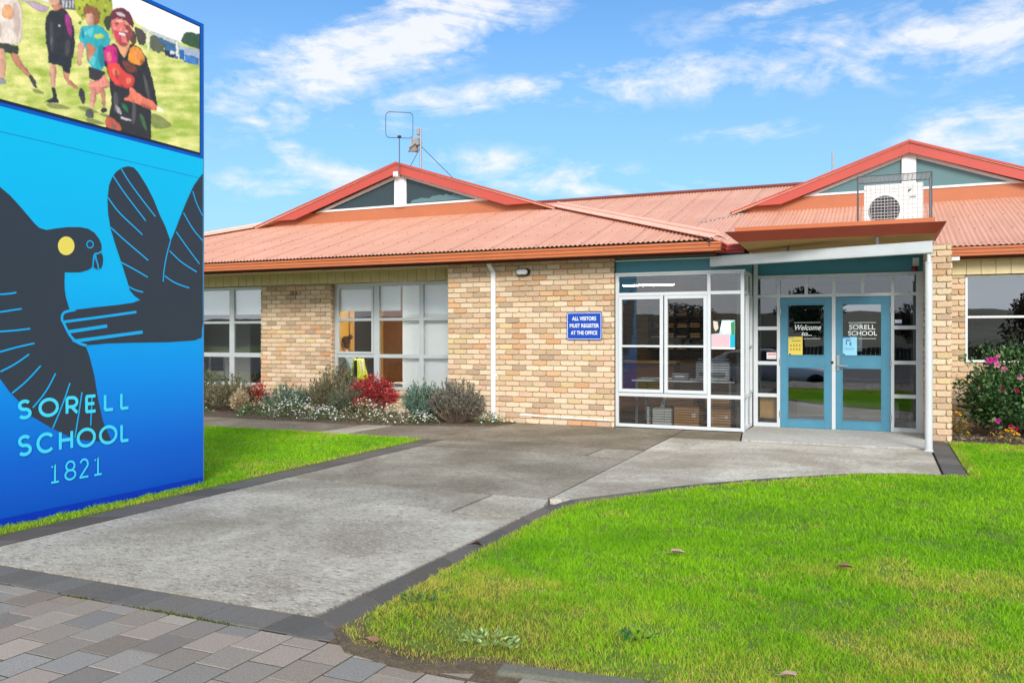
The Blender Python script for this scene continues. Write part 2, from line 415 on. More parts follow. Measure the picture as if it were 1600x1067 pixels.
slab([(-7.095, 10.05), (-5.98, 10.02), (-5.73, 10.05), (-5.56, 11.88), (-6.85, 11.40), (-7.045, 11.34)], (.62, .56, .50))
struct(con.build('concrete_path', M['concrete']))
slab([(-1.72, 11.61), (.585, 11.61), (.585, 13.48), (-1.80, 13.48), (-1.835, 12.50)], (1.0, 1.0, 1.0), smooth_con, .012)
struct(smooth_con.build('porch_slab', M['smoothcon']))
sheet('joint_bed', [(-6, 3.2), (.8, 3.2), (.85, 12.6), (-6, 12.6)], -.045, M['soil'], .01)

# charcoal edging blocks: bevelled pavers following the path edge
def paver_block(mb, quad, z, col, bev=.0032, base=-.06):
    c = np.mean(np.array(quad), axis=0); ins = []
    for p in quad:
        d = np.array(p)-c; L = np.linalg.norm(d); ins.append(tuple(c+d*(1-bev*1.6/L)))
    dz = [random.uniform(-.0008, .0008) for _ in range(4)]
    n = 4; vs = [(x, y, base) for x, y in quad]+[(x, y, z-bev) for x, y in quad]+[(p[0], p[1], z+dz[i]) for i, p in enumerate(ins)]
    fs = [(8, 9, 10, 11)]+[(n*k+i, n*k+(i+1) % n, n*(k+1)+(i+1) % n, n*(k+1)+i) for k in range(2) for i in range(n)]
    mb.add(vs, fs, 0, col)
def grey(lo, hi, warm=.0):
    v = random.uniform(lo, hi); w = random.uniform(0, warm); return (v*(1+w)*1.03, v, v*(1-w*.8)*.94)
ed = MB()
def edge_run(inner, outer, step=.42, gap=.006):
    def resample(P):
        P = [Vector(p) for p in P]; L = [0]
        for a, b in zip(P, P[1:]): L.append(L[-1]+(b-a).length)
        return P, L
    A, LA = resample(inner); B, LB = resample(outer); n = max(1, int(LA[-1]/step))
    def at(P, L, t):
        d = t*L[-1]
        for i in range(len(P)-1):
            if d <= L[i+1]+1e-9: return P[i].lerp(P[i+1], (d-L[i])/max(1e-9, L[i+1]-L[i]))
        return P[-1]
    gt = gap/LA[-1]
    for k in range(n):
        t0, t1 = k/n+gt/2, (k+1)/n-gt/2
        q = [at(A, LA, t0), at(A, LA, t1), at(B, LB, t1), at(B, LB, t0)]
        paver_block(ed, [tuple(p) for p in q], .004, grey(.085, .13, .12))
edge_run([(p[0]+.008, p[1]) for p in curve_in], curve_out)
edge_run([(-5.452, 3.46), (-5.452, 10.03)], [(-5.70, 3.30), (-5.70, 9.98)])
edge_run([(.61, 9.56), (.615, 12.55)], [(.83, 9.54), (.83, 12.5)])
x = -9.0
while x < -2.45:
    w = .195; y1 = 3.44+(-.028)*(x+2.6)*-1*.5
    paver_block(ed, [(x, 3.20), (x+w, 3.20), (x+w+.01, 3.44), (x+.01, 3.44)], .003, grey(.095, .15, .1)); x += w+.007
paver_block(ed, [(-2.58, 3.19), (-2.40, 3.19), (-2.40, 3.33), (-2.58, 3.42)], .003, grey(.10, .14, .1))
struct(ed.build('path_edging', M['edging']))

# grey forecourt pavers, long joints running toward the building
def warm_grey():
    k = random.uniform(.72, 1.05); return (.345*k, .29*k, .25*k)
pv = MB(); x = -9.0; k = 0; W = .196
while x < 1.2:
    y = 3.185-(.10 if k % 2 else 0); first = True
    y_lim = -.2
    top = 3.185
    if k % 2: paver_block(pv, [(x, top-.10+.004), (x+W-.006, top-.10+.004), (x+W-.006, top), (x, top)], random.uniform(-.0015, .0015), grey(.20, .32, .2))
    while y > y_lim:
        L = .215
        c = grey(.165, .27, .16) if random.random() < .74 else warm_grey()
        yt = min(y, 3.065) if x > -1.98 else y
        if yt-(y-L) > .03: paver_block(pv, [(x, y-L+.0035), (x+W-.005, y-L+.0035), (x+W-.005, yt), (x, yt)], random.uniform(-.0015, .0015), c)
        y -= L
    x += W; k += 1
struct(pv.build('paved_forecourt', M['paver']))
sheet('paver_bed', [(-9.2, -.21), (3, -.21), (3, 3.0), (-1.95, 3.07), (-2.3, 3.19), (-9.2, 3.19)], -.0022, M['moss'], .03)

mx = np.concatenate([RNG.normal(c, .10, 90) for c in RNG.uniform(-6, -2.7, 9)]); mP = np.stack([mx, 3.190+RNG.normal(0, .006, len(mx)), np.full(len(mx), -.004)], 1)
MOSS_P = mP
# stone kerb blocks half buried at the lawn corner
def kerb_block(a, b, w, label):
    a = Vector(a); b = Vector(b); t = (b-a).normalized(); n = Vector((-t.y, t.x))
    mb = MB(); q = [a, b, b+n*w, a+n*w]; mb.prism_z([tuple(p) for p in q], -.05, .018, 0, (.15, .15, .115))
    o = mb.build('kerb_block', M['paver'], bevel=.012); tag(o, label, 'kerb block', 'kerb blocks at the lawn corner')
kerb_block((-1.47, 3.165), (-.86, 3.235), .10, 'mossy stone kerb block at the lawn corner nearer the pavers')
kerb_block((-.845, 3.237), (-.25, 3.31), .10, 'mossy stone kerb block cut by the bottom of the photo')
# ------------------------------------------------------------------ grass blades
def inside(poly, X, Y):
    r = np.zeros(len(X), bool); n = len(poly)
    for i in range(n):
        x0, y0 = poly[i]; x1, y1 = poly[(i+1) % n]
        c = ((y0 > Y) != (y1 > Y)) & (X < (x1-x0)*(Y-y0)/((y1-y0) if y1 != y0 else 1e-9)+x0)
        r ^= c
    return r
def smooth_noise(X, Y, sc, seed):
    """value noise on a lattice, 2 octaves"""
    out = np.zeros(len(X)); amp = 1; tot = 0
    for o in range(3):
        rg = np.random.default_rng(seed+o); T = rg.random((64, 64)); s = sc*2**o
        u = X*s+31.7; v = Y*s+17.3; i = np.floor(u).astype(int); j = np.floor(v).astype(int); fu = u-i; fv = v-j
        fu = fu*fu*(3-2*fu); fv = fv*fv*(3-2*fv)
        a = T[i % 64, j % 64]; b = T[(i+1) % 64, j % 64]; c = T[i % 64, (j+1) % 64]; d = T[(i+1) % 64, (j+1) % 64]
        out += amp*((a*(1-fu)+b*fu)*(1-fv)+(c*(1-fu)+d*fu)*fv); tot += amp; amp *= .5
    return out/tot
def edge_dist(poly, X, Y):
    D = np.full(len(X), 9.0); n = len(poly)
    for i in range(n):
        ax, ay = poly[i]; bx_, by_ = poly[(i+1) % n]; dx, dy = bx_-ax, by_-ay; L = dx*dx+dy*dy+1e-12
        t = np.clip(((X-ax)*dx+(Y-ay)*dy)/L, 0, 1); D = np.minimum(D, np.hypot(X-ax-t*dx, Y-ay-t*dy))
    return D
def grass(name, poly, zones, label, seed, avoid=None, dry_edge=.16):
    rg = np.random.default_rng(seed); PX = []; PY = []; WS = []
    for (x0, x1, y0, y1, dens, ws) in zones:
        n = int((x1-x0)*(y1-y0)*dens); a = rg.uniform(x0, x1, n); b = rg.uniform(y0, y1, n)
        k = inside(poly, a, b); PX.append(a[k]); PY.append(b[k]); WS.append(np.full(k.sum(), ws))
    X = np.concatenate(PX); Y = np.concatenate(PY); W = np.concatenate(WS)
    clump = smooth_noise(X, Y, 9, seed); keep = rg.random(len(X)) < np.clip(clump*2.4-.2, .3, 1)
    ed_ = edge_dist(poly, X, Y)
    tip = np.clip(1-np.hypot(X+1.9, Y-3.2)/1.1, 0, 1)
    keep &= rg.random(len(X)) > np.clip(1-ed_/.05, 0, 1)*.4+tip*.18
    if avoid is not None: keep &= ~avoid(X, Y)
    X, Y, W, ed_, clump, tip = X[keep], Y[keep], W[keep], ed_[keep], clump[keep], tip[keep]; n = len(X)
    dry = smooth_noise(X, Y, .9, seed+50)*.9+smooth_noise(X, Y, 4.5, seed+60)*.5
    dry = np.clip((dry-.77)*3.6, 0, 1)
    near = np.clip(1.0-(Y-3.2)/1.5, 0, 1)*.75*np.clip(smooth_noise(X, Y, 1.6, seed+80)*2.1-.45, 0, 1)
    dry = np.clip(dry*.8+near+np.clip(1-ed_/dry_edge, 0, 1)*.75*smooth_noise(X, Y, 2.2, seed+70)*1.5+tip*.5, 0, 1)
    isdry = rg.random(n) < dry*.9
    h = rg.uniform(.012, .036, n)*(.45+clump*1.1)*(1+.12*(W-1))*np.where(isdry, .8, 1); w = rg.uniform(.0010, .0019, n)*W
    ang = rg.uniform(0, 2*np.pi, n); lean = rg.uniform(.2, 1.35, n)*h; la = rg.uniform(0, 2*np.pi, n)
    dx, dy = np.cos(ang)*w, np.sin(ang)*w; lx, ly = np.cos(la)*lean, np.sin(la)*lean
    z0 = .003
    V = np.empty((n, 5, 3), np.float32)
    V[:, 0] = np.stack([X-dx, Y-dy, np.full(n, z0)], 1); V[:, 1] = np.stack([X+dx, Y+dy, np.full(n, z0)], 1)
    V[:, 2] = np.stack([X+dx*.75+lx*.35, Y+dy*.75+ly*.35, z0+h*.6], 1); V[:, 3] = np.stack([X-dx*.75+lx*.35, Y-dy*.75+ly*.35, z0+h*.6], 1)
    V[:, 4] = np.stack([X+lx, Y+ly, z0+h*.95], 1)
    base = np.arange(n)[:, None]*5
    tri = np.concatenate([base+np.array([[0, 1, 2]]), base+np.array([[0, 2, 3]]), base+np.array([[3, 2, 4]])], 0)
    ton = np.clip(smooth_noise(X, Y, 1.7, seed+5)*.7+rg.random(n)*.45-.1, 0, 1)[:, None]
    green = np.array([[.10, .33, .004]])*(1-ton)+np.array([[.38, .70, .010]])*ton
    yell = np.array([[.50, .44, .07]])*(1-ton)+np.array([[.64, .60, .12]])*ton
    mixd = np.clip(dry*.55, 0, .7)[:, None]
    c = green*(1-mixd)+np.array([[.46, .56, .03]])*mixd
    c = np.where(isdry[:, None], yell, c)
    brown = (rg.random(n) < tip*.5)[:, None]; c = np.where(brown, np.array([[.13, .085, .035]]), c)
    o = np_mesh(name, V.reshape(-1, 3), tri, M['grass'], None, np.tile(c, (3, 1)))
    return tag(o, label, 'grass', kind='stuff')
grass('grass', lawnR, [(-2.6, 1.6, 3.05, 4.6, 19000, 1.0), (-2.6, 3.4, 4.6, 6.2, 12500, 1.2), (-2.5, 5.0, 6.2, 8.2, 7000, 1.6), (-1.6, 6.5, 8.2, 12.5, 4600, 2.1)],
      'bright green mown lawn with yellow dry patches in front of the entrance', 21)
sign_free = lambda X, Y: (X > -6.35) & (X < -5.94) & (Y > 3.3) & (Y < 6.15)
grass('grass', lawnL, [(-6.6, -5.6, 2.6, 6.6, 9500, 1.3), (-13, -5.6, 6.4, 10.1, 4600, 2.1)],
      'bright green mown lawn behind and beside the blue school sign', 33, sign_free)

# leaf clouds ------------------------------------------------------
def leaf_cloud(name, P, D, size, aspect, colors, mat, parent, seed=1, jitter=.8, droop=0.0, gain=1.0):
    """P points, D growth directions: one folded diamond leaf per point"""
    rg = np.random.default_rng(seed); n = len(P); D = D+rg.normal(0, jitter, (n, 3)); D[:, 2] -= droop
    D /= np.linalg.norm(D, axis=1)[:, None]+1e-9
    U = np.cross(D, rg.normal(0, 1, (n, 3))); U /= np.linalg.norm(U, axis=1)[:, None]+1e-9
    Wn = np.cross(D, U)
    s = (size*rg.uniform(.6, 1.3, n))[:, None]; a = aspect
    V = np.empty((n, 4, 3), np.float32)
    V[:, 0] = P; V[:, 1] = P+D*s*.5+U*s*a*.5+Wn*s*.10; V[:, 2] = P+D*s; V[:, 3] = P+D*s*.5-U*s*a*.5+Wn*s*.10
    b = np.arange(n)[:, None]*4
    tri = np.concatenate([b+np.array([[0, 1, 2]]), b+np.array([[0, 2, 3]])], 0)
    c = np.asarray(colors)[rg.integers(0, len(colors), n)]*rg.uniform(.6, 1.4, (n, 1))*gain
    return np_mesh(name, V.reshape(-1, 3), tri, mat, parent, np.tile(c, (2, 1)))
tag(leaf_cloud('moss', MOSS_P, np.tile([[0, 0, 1.0]], (len(MOSS_P), 1)), .014, .5, [(.10, .13, .02), (.16, .18, .03), (.07, .08, .02)], M['leaf'], None, 5, .8), 'green moss growing in the joint between pavers and dark edging', 'moss', kind='stuff')
# ================================================================== BUILDING
B = thing('school_building', 'single storey tan brick school building with salmon corrugated roof and blue entrance doors', 'building', (-3.5, 13.5, 0))
PAL = [((lin(238, 214, 178)), 32), (lin(228, 200, 160), 22), (lin(232, 196, 160), 10), (lin(224, 176, 124), 8), (lin(204, 170, 134), 12), (lin(206, 176, 136), 8), (lin(226, 200, 142), 5), (lin(186, 160, 130), 4), (lin(212, 156, 104), 3)]
PALC = [p[0] for p in PAL]; PALW = [p[1] for p in PAL]
def brick_color():
    c = random.choices(PALC, PALW)[0]; k = random.uniform(.74, .88); q = (.74, .60, .46); t = (1.0, .99, 1.03); return tuple((x*.82+y*.18)*k*z for x, y, z in zip(c, q, t))
def one_brick(mb, fn, u0, u1, v0, v1, col, proud=.013):
    rt = random.uniform(.004, .010); rb = random.uniform(.008, .024)
    j = lambda: random.uniform(-.0025, .0025)
    rb = min(rb, (v1-v0)*.4, (u1-u0)*.35); rt = min(rt, (v1-v0)*.4, (u1-u0)*.35)
    out = [(u0+rb, v0+j()), (u1-rb, v0+j()), (u1+j(), v0+rb), (u1+j(), v1-rt), (u1-rt, v1+j()), (u0+rt, v1+j()), (u0+j(), v1-rt), (u0+j(), v0+rb)]
    cu, cv = (u0+u1)/2, (v0+v1)/2; ins = []
    for u, v in out:
        ins.append((u+(.006 if u < cu else -.006), v+(.006 if v < cv else -.006)))
    pr = proud+random.uniform(-.003, .003)
    vs = [fn(u, v, -.014) for u, v in out]+[fn(u, v, pr*.45) for u, v in out]+[fn(u, v, pr) for u, v in ins]
    n = 8; fs = [tuple(range(16, 24))]+[(n*k+i, n*k+(i+1) % n, n*(k+1)+(i+1) % n, n*(k+1)+i) for k in range(2) for i in range(n)]
    mb.add(vs, fs, 0, col)
def brick_field(mb, fn, ua, ub, va, vb, phase=0.0, holes=(), bl=.230, bh=.076, jt=.010):
    row = 0; v = va
    while v < vb-.02:
        v1 = min(v+bh, vb); off = ((bl+jt)/2 if row % 2 else 0)+phase
        u = ua-((bl+jt)-off % (bl+jt)) if off % (bl+jt) else ua
        while u < ub:
            a, b = max(u, ua), min(u+bl, ub)
            if b-a > .03:
                segs = [(a, b)]
                for (h0, h1, w0, w1) in holes:
                    if v1 > w0+.01 and v < w1-.01:
                        ns = []
                        for (p, q) in segs:
                            if q <= h0 or p >= h1: ns.append((p, q)); continue
                            if p < h0: ns.append((p, h0-.004))
                            if q > h1: ns.append((h1+.004, q))
                        segs = ns
                for (p, q) in segs:
                    if q-p > .025: one_brick(mb, fn, p, q, v, v1, brick_color())
            u += bl+jt
        v += bh+jt; row += 1
front = lambda Y: (lambda u, v, w: (u, Y-w, v))
face_l = lambda X: (lambda u, v, w: (X-w, u, v))     # faces -X
face_r = lambda X: (lambda u, v, w: (X+w, u, v))     # faces +X
def wall_part(name, fields, backs, parent=B, label=None):
    mb = MB()
    for (fn, *a) in fields:
        kw = a[-1] if isinstance(a[-1], dict) else {}; a = a[:-1] if kw else a
        brick_field(mb, fn, *a, **kw)
    for b in backs: mb.box(*b, mi=1)
    return mb.build(name, [M['brick'], M['mortar']], parent, flip=False)
# bay wall with the sign on it
wall_part('brick_wall', [(front(12.5), -6.70, -3.772, .0, 2.66), (face_l(-6.70), 12.52, 13.3, .0, 2.66)],
          [(-6.694, -3.79, 12.506, 12.70, -.05, 2.70), (-6.694, -6.5, 12.70, 13.5, -.05, 2.70)])
# recessed left wing wall with two windows
LW = 13.35
wall_part('brick_wall', [(front(LW), -17.4, -6.72, .0, 2.42, {'holes': ((-13.75, -11.44, .33, 2.5), (-9.72, -6.6, .33, 2.5))}),
                         (face_r(-9.722), LW+.0, LW+.10, .40, 2.40), (face_r(-17.4), LW, LW+.1, 0, 2.4)],
          [(-17.4, -13.77, LW+.006, LW+.2, -.05, 2.43), (-11.42, -9.735, LW+.006, LW+.2, -.05, 2.43),
           (-13.77, -11.42, LW+.006, LW+.2, -.05, .33), (-9.735, -6.50, LW+.006, LW+.2, -.05, .33)])
# brick on edge sills
def sill_row(xa, xb, Y):
    sl = MB(); x = xa
    while x < xb-.04:
        w = .076; col = brick_color(); e = .006
        vs = []
        for (yy, zz) in ((Y-.055, .305), (Y-.055, .362), (Y-.030, .378), (Y+.13, .402), (Y+.13, .305)):
            for xx in (x+e*.3, x+w-e*.3): vs.append((xx, yy, zz))
        fs = [(0, 2, 4, 6, 8), (1, 9, 7, 5, 3)]+[(2*i, 2*i+1, 2*((i+1) % 5)+1, 2*((i+1) % 5)) for i in range(5)]
        sl.add(vs, fs, 0, tuple(c*.85 for c in col)); x += w+.010
    sl.box(xa, xb, Y-.04, Y+.12, .31, .355, 1); sl.build('window_sill', [M['brick'], M['mortar']], B, bevel=.006)
sill_row(-13.75, -11.44, LW); sill_row(-9.72, -6.72, LW)
# clay vent in the pier
v = MB()
for i in range(3): v.box(-10.74+i*.078, -10.675+i*.078, LW-.012, LW+.02, 2.16, 2.30, 0, lin(150, 128, 104, .75))
v.build('wall_vent', M['brick'], B, bevel=.005)
# entrance pier and right wing
wall_part('brick_pillar', [(front(12.6), .592, .888, .0, 2.64, {'phase': .0}), (face_l(.592), 12.63, 13.40, .0, 2.64), (face_r(.888), 12.63, 14.6, 0, 2.60)],
          [(.598, .882, 12.606, 14.78, -.05, 2.66)])
RW = 14.7
wall_part('brick_wall', [(front(RW), .90, 8.0, .0, 2.36, {'holes': ((1.228, 4.4, 1.0, 2.5),)})],
          [(.90, 1.22, RW+.006, RW+.2, -.05, 2.37), (1.22, 4.42, RW+.006, RW+.2, -.05, 1.0), (4.42, 8.0, RW+.006, RW+.2, -.05, 2.37)])
# grooved cladding boards under the eaves
def cladding(xa, xb, Y, za, zb, pitch, phase=0):
    mb = MB(); x = xa-phase
    while x < xb:
        a, b = max(x+.006, xa), min(x+pitch-.006, xb)
        if b > a: mb.box(a, b, Y-.02, Y+.01, za, zb)
        x += pitch
    mb.box(xa, xb, Y-.006, Y+.17, za+.004, zb-.002)
    return mb.build('cladding_board', M['clad'], B, bevel=.003)
cladding(-17.4, -6.705, LW, 2.436, 2.70, .2); cladding(.892, 8.0, RW, 2.372, 2.72, .2, .05)

# windows --------------------------------------------------------
def window(name, x0, x1, z0, z1, Y, vbars, hbars, mat, glass, fw=.05, fd=.06, panes_back=.02, parent=B, sash=()):
    mb = MB()
    mb.box(x0, x0+fw, Y, Y+fd, z0, z1); mb.box(x1-fw, x1, Y, Y+fd, z0, z1)
    mb.box(x0+fw, x1-fw, Y+.002, Y+fd-.002, z1-fw, z1); mb.box(x0+fw, x1-fw, Y+.002, Y+fd-.002, z0, z0+fw)
    for (c, w) in vbars: mb.box(c-w/2, c+w/2, Y+.004, Y+fd-.004, z0+fw, z1-fw)
    xs = [x0+fw]+[e for c, w in sorted(vbars) for e in (c-w/2, c+w/2)]+[x1-fw]
    for i in range(0, len(xs), 2):
        for (c, w) in hbars: mb.box(xs[i], xs[i+1], Y+.006, Y+fd-.006, c-w/2, c+w/2)
    for (a, b, c, d, w) in sash:      # casement sash frames standing proud
        yy = Y-.014
        mb.box(a, a+w, yy, Y+.03, c, d); mb.box(b-w, b, yy, Y+.03, c, d)
        mb.box(a+w, b-w, yy+.001, Y+.03, d-w, d); mb.box(a+w, b-w, yy+.001, Y+.03, c, c+w)
    o = mb.build(name, mat, parent, bevel=.004)
    gq = MB(); gy = Y+panes_back+.012
    gq.add([(x0+fw*.5, gy, z0+fw*.5), (x1-fw*.5, gy, z0+fw*.5), (x1-fw*.5, gy, z1-fw*.5), (x0+fw*.5, gy, z1-fw*.5)], [(0, 1, 2, 3)])
    gq.build('pane', glass, o, flip=False)
    return o
WY = LW+.10
window('window', -13.72, -11.45, .405, 2.43, WY, [(-12.295, .12)], [(1.70, .05), (1.03, .09)], M['alum'], M['glassleft'], .06)
window('window', -9.715, -6.6, .405, 2.43, WY, [(-8.755, .12), (-7.775, .09)], [(1.735, .055), (1.04, .07)], M['alum'], M['glassoffice'], .06,
       sash=((-9.655, -8.815, 1.075, 2.37, .045),))
window('window', 1.232, 4.4, 1.012, 2.366, RW+.05, [(2.9, .06)], [(1.715, .035)], M['white'], M['glassdark'], .035)
# bay window, front and return
BY = 12.55
bay = window('bay_window', -3.77, -1.812, 0.012, 2.392, BY, [(-2.325, .05)], [(2.065, .05), (.515, .055)], M['frame'], M['glass'], .05,
             sash=((-3.715, -3.015, .55, 2.035, .05), (-2.995, -2.352, .55, 2.035, .05)))
mb = MB(); mb.box(-3.665, -3.065, BY-.012, BY+.03, 1.248, 1.280); mb.box(-2.945, -2.402, BY-.012, BY+.03, 1.248, 1.280)
mb.box(-3.34, -3.29, BY-.03, BY-.012, 1.25, 1.275); mb.box(-2.70, -2.65, BY-.03, BY-.012, 1.25, 1.275)
mb.build('sash_rail', M['frame'], bay, bevel=.003)
RX = -1.815
mb = MB()
for (y0, y1) in ((12.615, 12.655), (12.94, 12.99), (13.40, 13.445)): mb.box(RX-.055, RX, y0, y1, .012, 2.392)
for (y0, y1) in ((12.655, 12.94), (12.99, 13.40)):
    for (z0, z1) in ((.012, .07), (.487, .543), (2.04, 2.09), (2.34, 2.392)): mb.box(RX-.052, RX-.003, y0, y1, z0, z1)
mb.box(RX-.03, RX+.012, 12.995, 13.03, .543, 2.04); mb.box(RX-.03, RX+.012, 13.36, 13.398, .543, 2.04)
mb.box(RX-.03, RX+.011, 13.03, 13.36, .545, .585); mb.box(RX-.03, RX+.011, 13.03, 13.36, 2.0, 2.038)
mb.box(RX-.03, RX+.011, 13.03, 13.36, 1.25, 1.28)
ret = mb.build('bay_side_window', M['frame'], B, bevel=.003)
gq = MB(); gq.add([(RX-.03, 12.64, .04), (RX-.03, 13.42, .04), (RX-.03, 13.42, 2.37), (RX-.03, 12.64, 2.37)], [(0, 1, 2, 3)])
gq.build('pane', M['glass'], ret, flip=False)
# teal spandrel over the bay and the entrance
mb = MB(); mb.box(-3.77, -1.80, BY+.012, BY+.06, 2.396, 2.66); mb.box(RX-.05, RX+.004, BY+.062, 13.44, 2.396, 2.66)
mb.build('teal_spandrel', M['teal'], B, bevel=.003)
mb = MB(); mb.box(-3.775, -2.25, BY-.012, BY+.01, 2.578, 2.598); mb.box(-3.775, -1.795, BY-.016, BY+.012, 2.374, 2.398)
mb.build('white_trim', M['white'], B, bevel=.003)
mb = MB(); mb.box(-1.735, .588, 13.475, 13.52, 2.365, 2.72); mb.build('teal_spandrel', M['teal'], B, bevel=.003)
# entrance screen ------------------------------------------------
DY = 13.45; ent = MB()
def post(x0, x1, z0=.012, z1=2.36): ent.box(x0, x1, DY, DY+.07, z0, z1)
post(-1.80, -1.735, .012, 2.66)
for a, b in ((-1.448, -1.40), (.160, .206), (.495, .586)): post(a, b)
ent.box(-.654, -.598, DY, DY+.07, .012, 2.012)
def rail(x0, x1, z0, z1): ent.box(x0, x1, DY+.003, DY+.067, z0, z1)
for a, b in ((-1.735, -1.448), (-1.40, .160), (.206, .495)): rail(a, b, 2.315, 2.36)
for a, b in ((-1.735, -1.448), (.206, .495)):
    rail(a, b, 2.012, 2.06); rail(a, b, .012, .075)
    for zc in ((1.54, 1.0, .50) if a < 0 else (1.545, 1.03, .535)): rail(a, b, zc-.028, zc+.028)
rail(-1.40, .160, 2.012, 2.06)
for xc in (-1.018, -.622, -.226): ent.box(xc-.026, xc+.026, DY+.006, DY+.064, 2.06, 2.315)
ent_o = ent.build('entrance_frame', M['frame'], B, bevel=.004)
gq = MB(); gy = DY+.035
for (a, b, c, d) in ((-1.75, -1.43, .04, 2.34), (.19, .51, .04, 2.34), (-1.42, .18, 2.04, 2.34)):
    gq.add([(a, gy, c), (b, gy, c), (b, gy, d), (a, gy, d)], [(0, 1, 2, 3)])
gq.build('pane', M['glass'], ent_o, flip=False)
def door(x0, x1, gx0, gx1, letter, hinge_side, label):
    d = MB(); y0, y1 = DY+.012, DY+.056
    Zs = ((.012, .135), (.945, 1.118), (1.905, 2.008))
    d.box(x0, gx0, y0, y1, .014, 2.008); d.box(gx1, x1, y0, y1, .014, 2.008)
    for a, b in Zs: d.box(gx0, gx1, y0+.001, y1-.001, max(a, .014), b)
    for (a, b) in ((.135, .945), (1.118, 1.905)):       # glazing beads
        d.box(gx0, gx0+.014, y0-.005, y0+.02, a, b); d.box(gx1-.014, gx1, y0-.005, y0+.02, a, b)
        d.box(gx0+.014, gx1-.014, y0-.005, y0+.02, a, a+.014); d.box(gx0+.014, gx1-.014, y0-.005, y0+.02, b-.014, b)
    o = d.build('door', M['door'], B, bevel=.003); o['label'] = label
    q = MB()
    for (a, b) in ((.135, .945), (1.118, 1.905)): q.add([(gx0, y0+.024, a), (gx1, y0+.024, a), (gx1, y0+.024, b), (gx0, y0+.024, b)], [(0, 1, 2, 3)])
    q.build('pane', M['glassdoor'], o, flip=False)
    for z in (.22, 1.02, 1.80):
        h = MB(); h.tube([(hinge_side, DY-.006, z-.05), (hinge_side, DY-.006, z+.05)], .009, 8); h.box(hinge_side-.012, hinge_side+.012, DY-.004, DY+.004, z-.045, z+.045)
        h.build('hinge', M['steel'], o)
    return o
dl = door(-1.398, -.656, -1.294, -.752, 'l', -1.400, 'blue framed glass door reading Welcome to')
dr = door(-.596, .158, -.512, .042, 'r', .160, 'blue framed glass door reading Sorell School')
h = MB(); h.box(-.585, -.545, DY-.004, DY+.012, .90, 1.13); h.tube([(-.565, DY-.004, .975), (-.565, DY-.055, .975), (-.545, DY-.062, .975), (-.43, DY-.062, .975)], .011, 8)
h.build('door_handle', M['steel'], dr)
h = MB(); h.box(-.66, -.628, DY-.004, DY+.010, 1.0, 1.04); h.build('lock', M['black'], dl)
GYD = DY+.012+.024-.0015
text_on_y('lettering', 'Welcome', on_y(1261, 512, GYD)[0], GYD, on_y(1261, 512, GYD)[1], .115, M['white'], dl, width=.38, shear=.3, bold=.0022, extrude=.0005)
text_on_y('lettering', 'to...', on_y(1260, 521.5, GYD)[0], GYD, on_y(1260, 521.5, GYD)[1], .095, M['white'], dl, width=.15, shear=.3, bold=.0022, extrude=.0005)
text_on_y('lettering', 'SORELL', on_y(1347, 511.5, GYD)[0], GYD, on_y(1347, 511.5, GYD)[1], .095, M['white'], dr, width=.36, bold=.001, extrude=.0005)
text_on_y('lettering', 'SCHOOL', on_y(1347.5, 521, GYD)[0], GYD, on_y(1347.5, 521, GYD)[1], .095, M['white'], dr, width=.40, bold=.001, extrude=.0005)
for o, xc in ((dl, 1261), (dr, 1347)):
    for yy, h0, h1 in ((504, .19, .19), (529, .05, .19)):
        x, z = on_y(xc, yy, GYD); bx('lettering_rule', (x-h0, x+h1, GYD-.001, GYD, z-.003, z+.003), M['white'], o, 0)

# porch: inclined beam, post, canopy ------------------------------
pA, pB = Vector((-2.286, 12.42)), Vector((.60, 11.44)); t = (pB-pA).normalized(); n = Vector((-t.y, t.x))*.11
mb = MB()
q = [pA, pB, pB+n, pA+n]
def ibox(q, z0, z1): mb.prism_z([tuple(p) for p in q], z0, z1)
ibox(q, 2.575, 2.59); ibox(q, 2.445, 2.458)
f1 = n.normalized()*.012; ibox([pA, pB, pB+f1, pA+f1], 2.458, 2.575)
mb.build('porch_beam', M['beam'], B, bevel=.003)
mb = MB(); px, py = .565, 11.50
mb.tube([(px, py, 0), (px, py, 2.33)], .043, 20); mb.tube([(px, py, 2.33), (px, py, 2.447)], .024, 14); mb.box(px-.05, px+.05, py-.05, py+.05, -.01, .012)
mb.lathe([(.048, 2.322), (.048, 2.336)], 20, (px, py, 0))
mb.build('porch_post', M['beam'], B, smooth=False, bevel=0)
cn = MB()
def ring(x0, x1, y0, z): return [(x0, y0, z), (x1, y0, z), (x1, 15.0, z), (x0, 15.0, z)]
r0, r1, r2 = ring(-1.925, .765, 11.5, 2.83), ring(-1.775, .655, 11.66, 2.705), ring(-1.70, .60, 12.5, 2.615)
cn.add(r0+r1, [(0, 1, 5, 4), (1, 2, 6, 5), (3, 0, 4, 7), (0, 3, 2, 1)], 0)
cn.add(r1+r2, [(0, 1, 5, 4), (1, 2, 6, 5), (3, 0, 4, 7), (4, 5, 6, 7)], 1)
canopy = cn.build('porch_canopy', [M['rust'], M['ochre']], B)
mb = MB(); mb.box(-1.80, .64, 11.62, 11.66, 2.832, 2.90); mb.box(-1.80, -1.76, 11.66, 14.4, 2.832, 2.90); mb.box(.60, .64, 11.66, 14.4, 2.832, 2.90)
mb.build('parapet', M['gutter'], canopy, bevel=.006)
for (xx, yy) in ((-1.15, 12.07), (-.02, 11.70)): bx('stub_post', (xx-.018, xx+.018, yy-.018, yy+.018, 2.588, 2.70), M['darkwire'], canopy)
mb = MB(); mb.box(-1.79, .59, 12.52, 13.44, 2.60, 2.612); mb.build('porch_ceiling', M['white'], B)
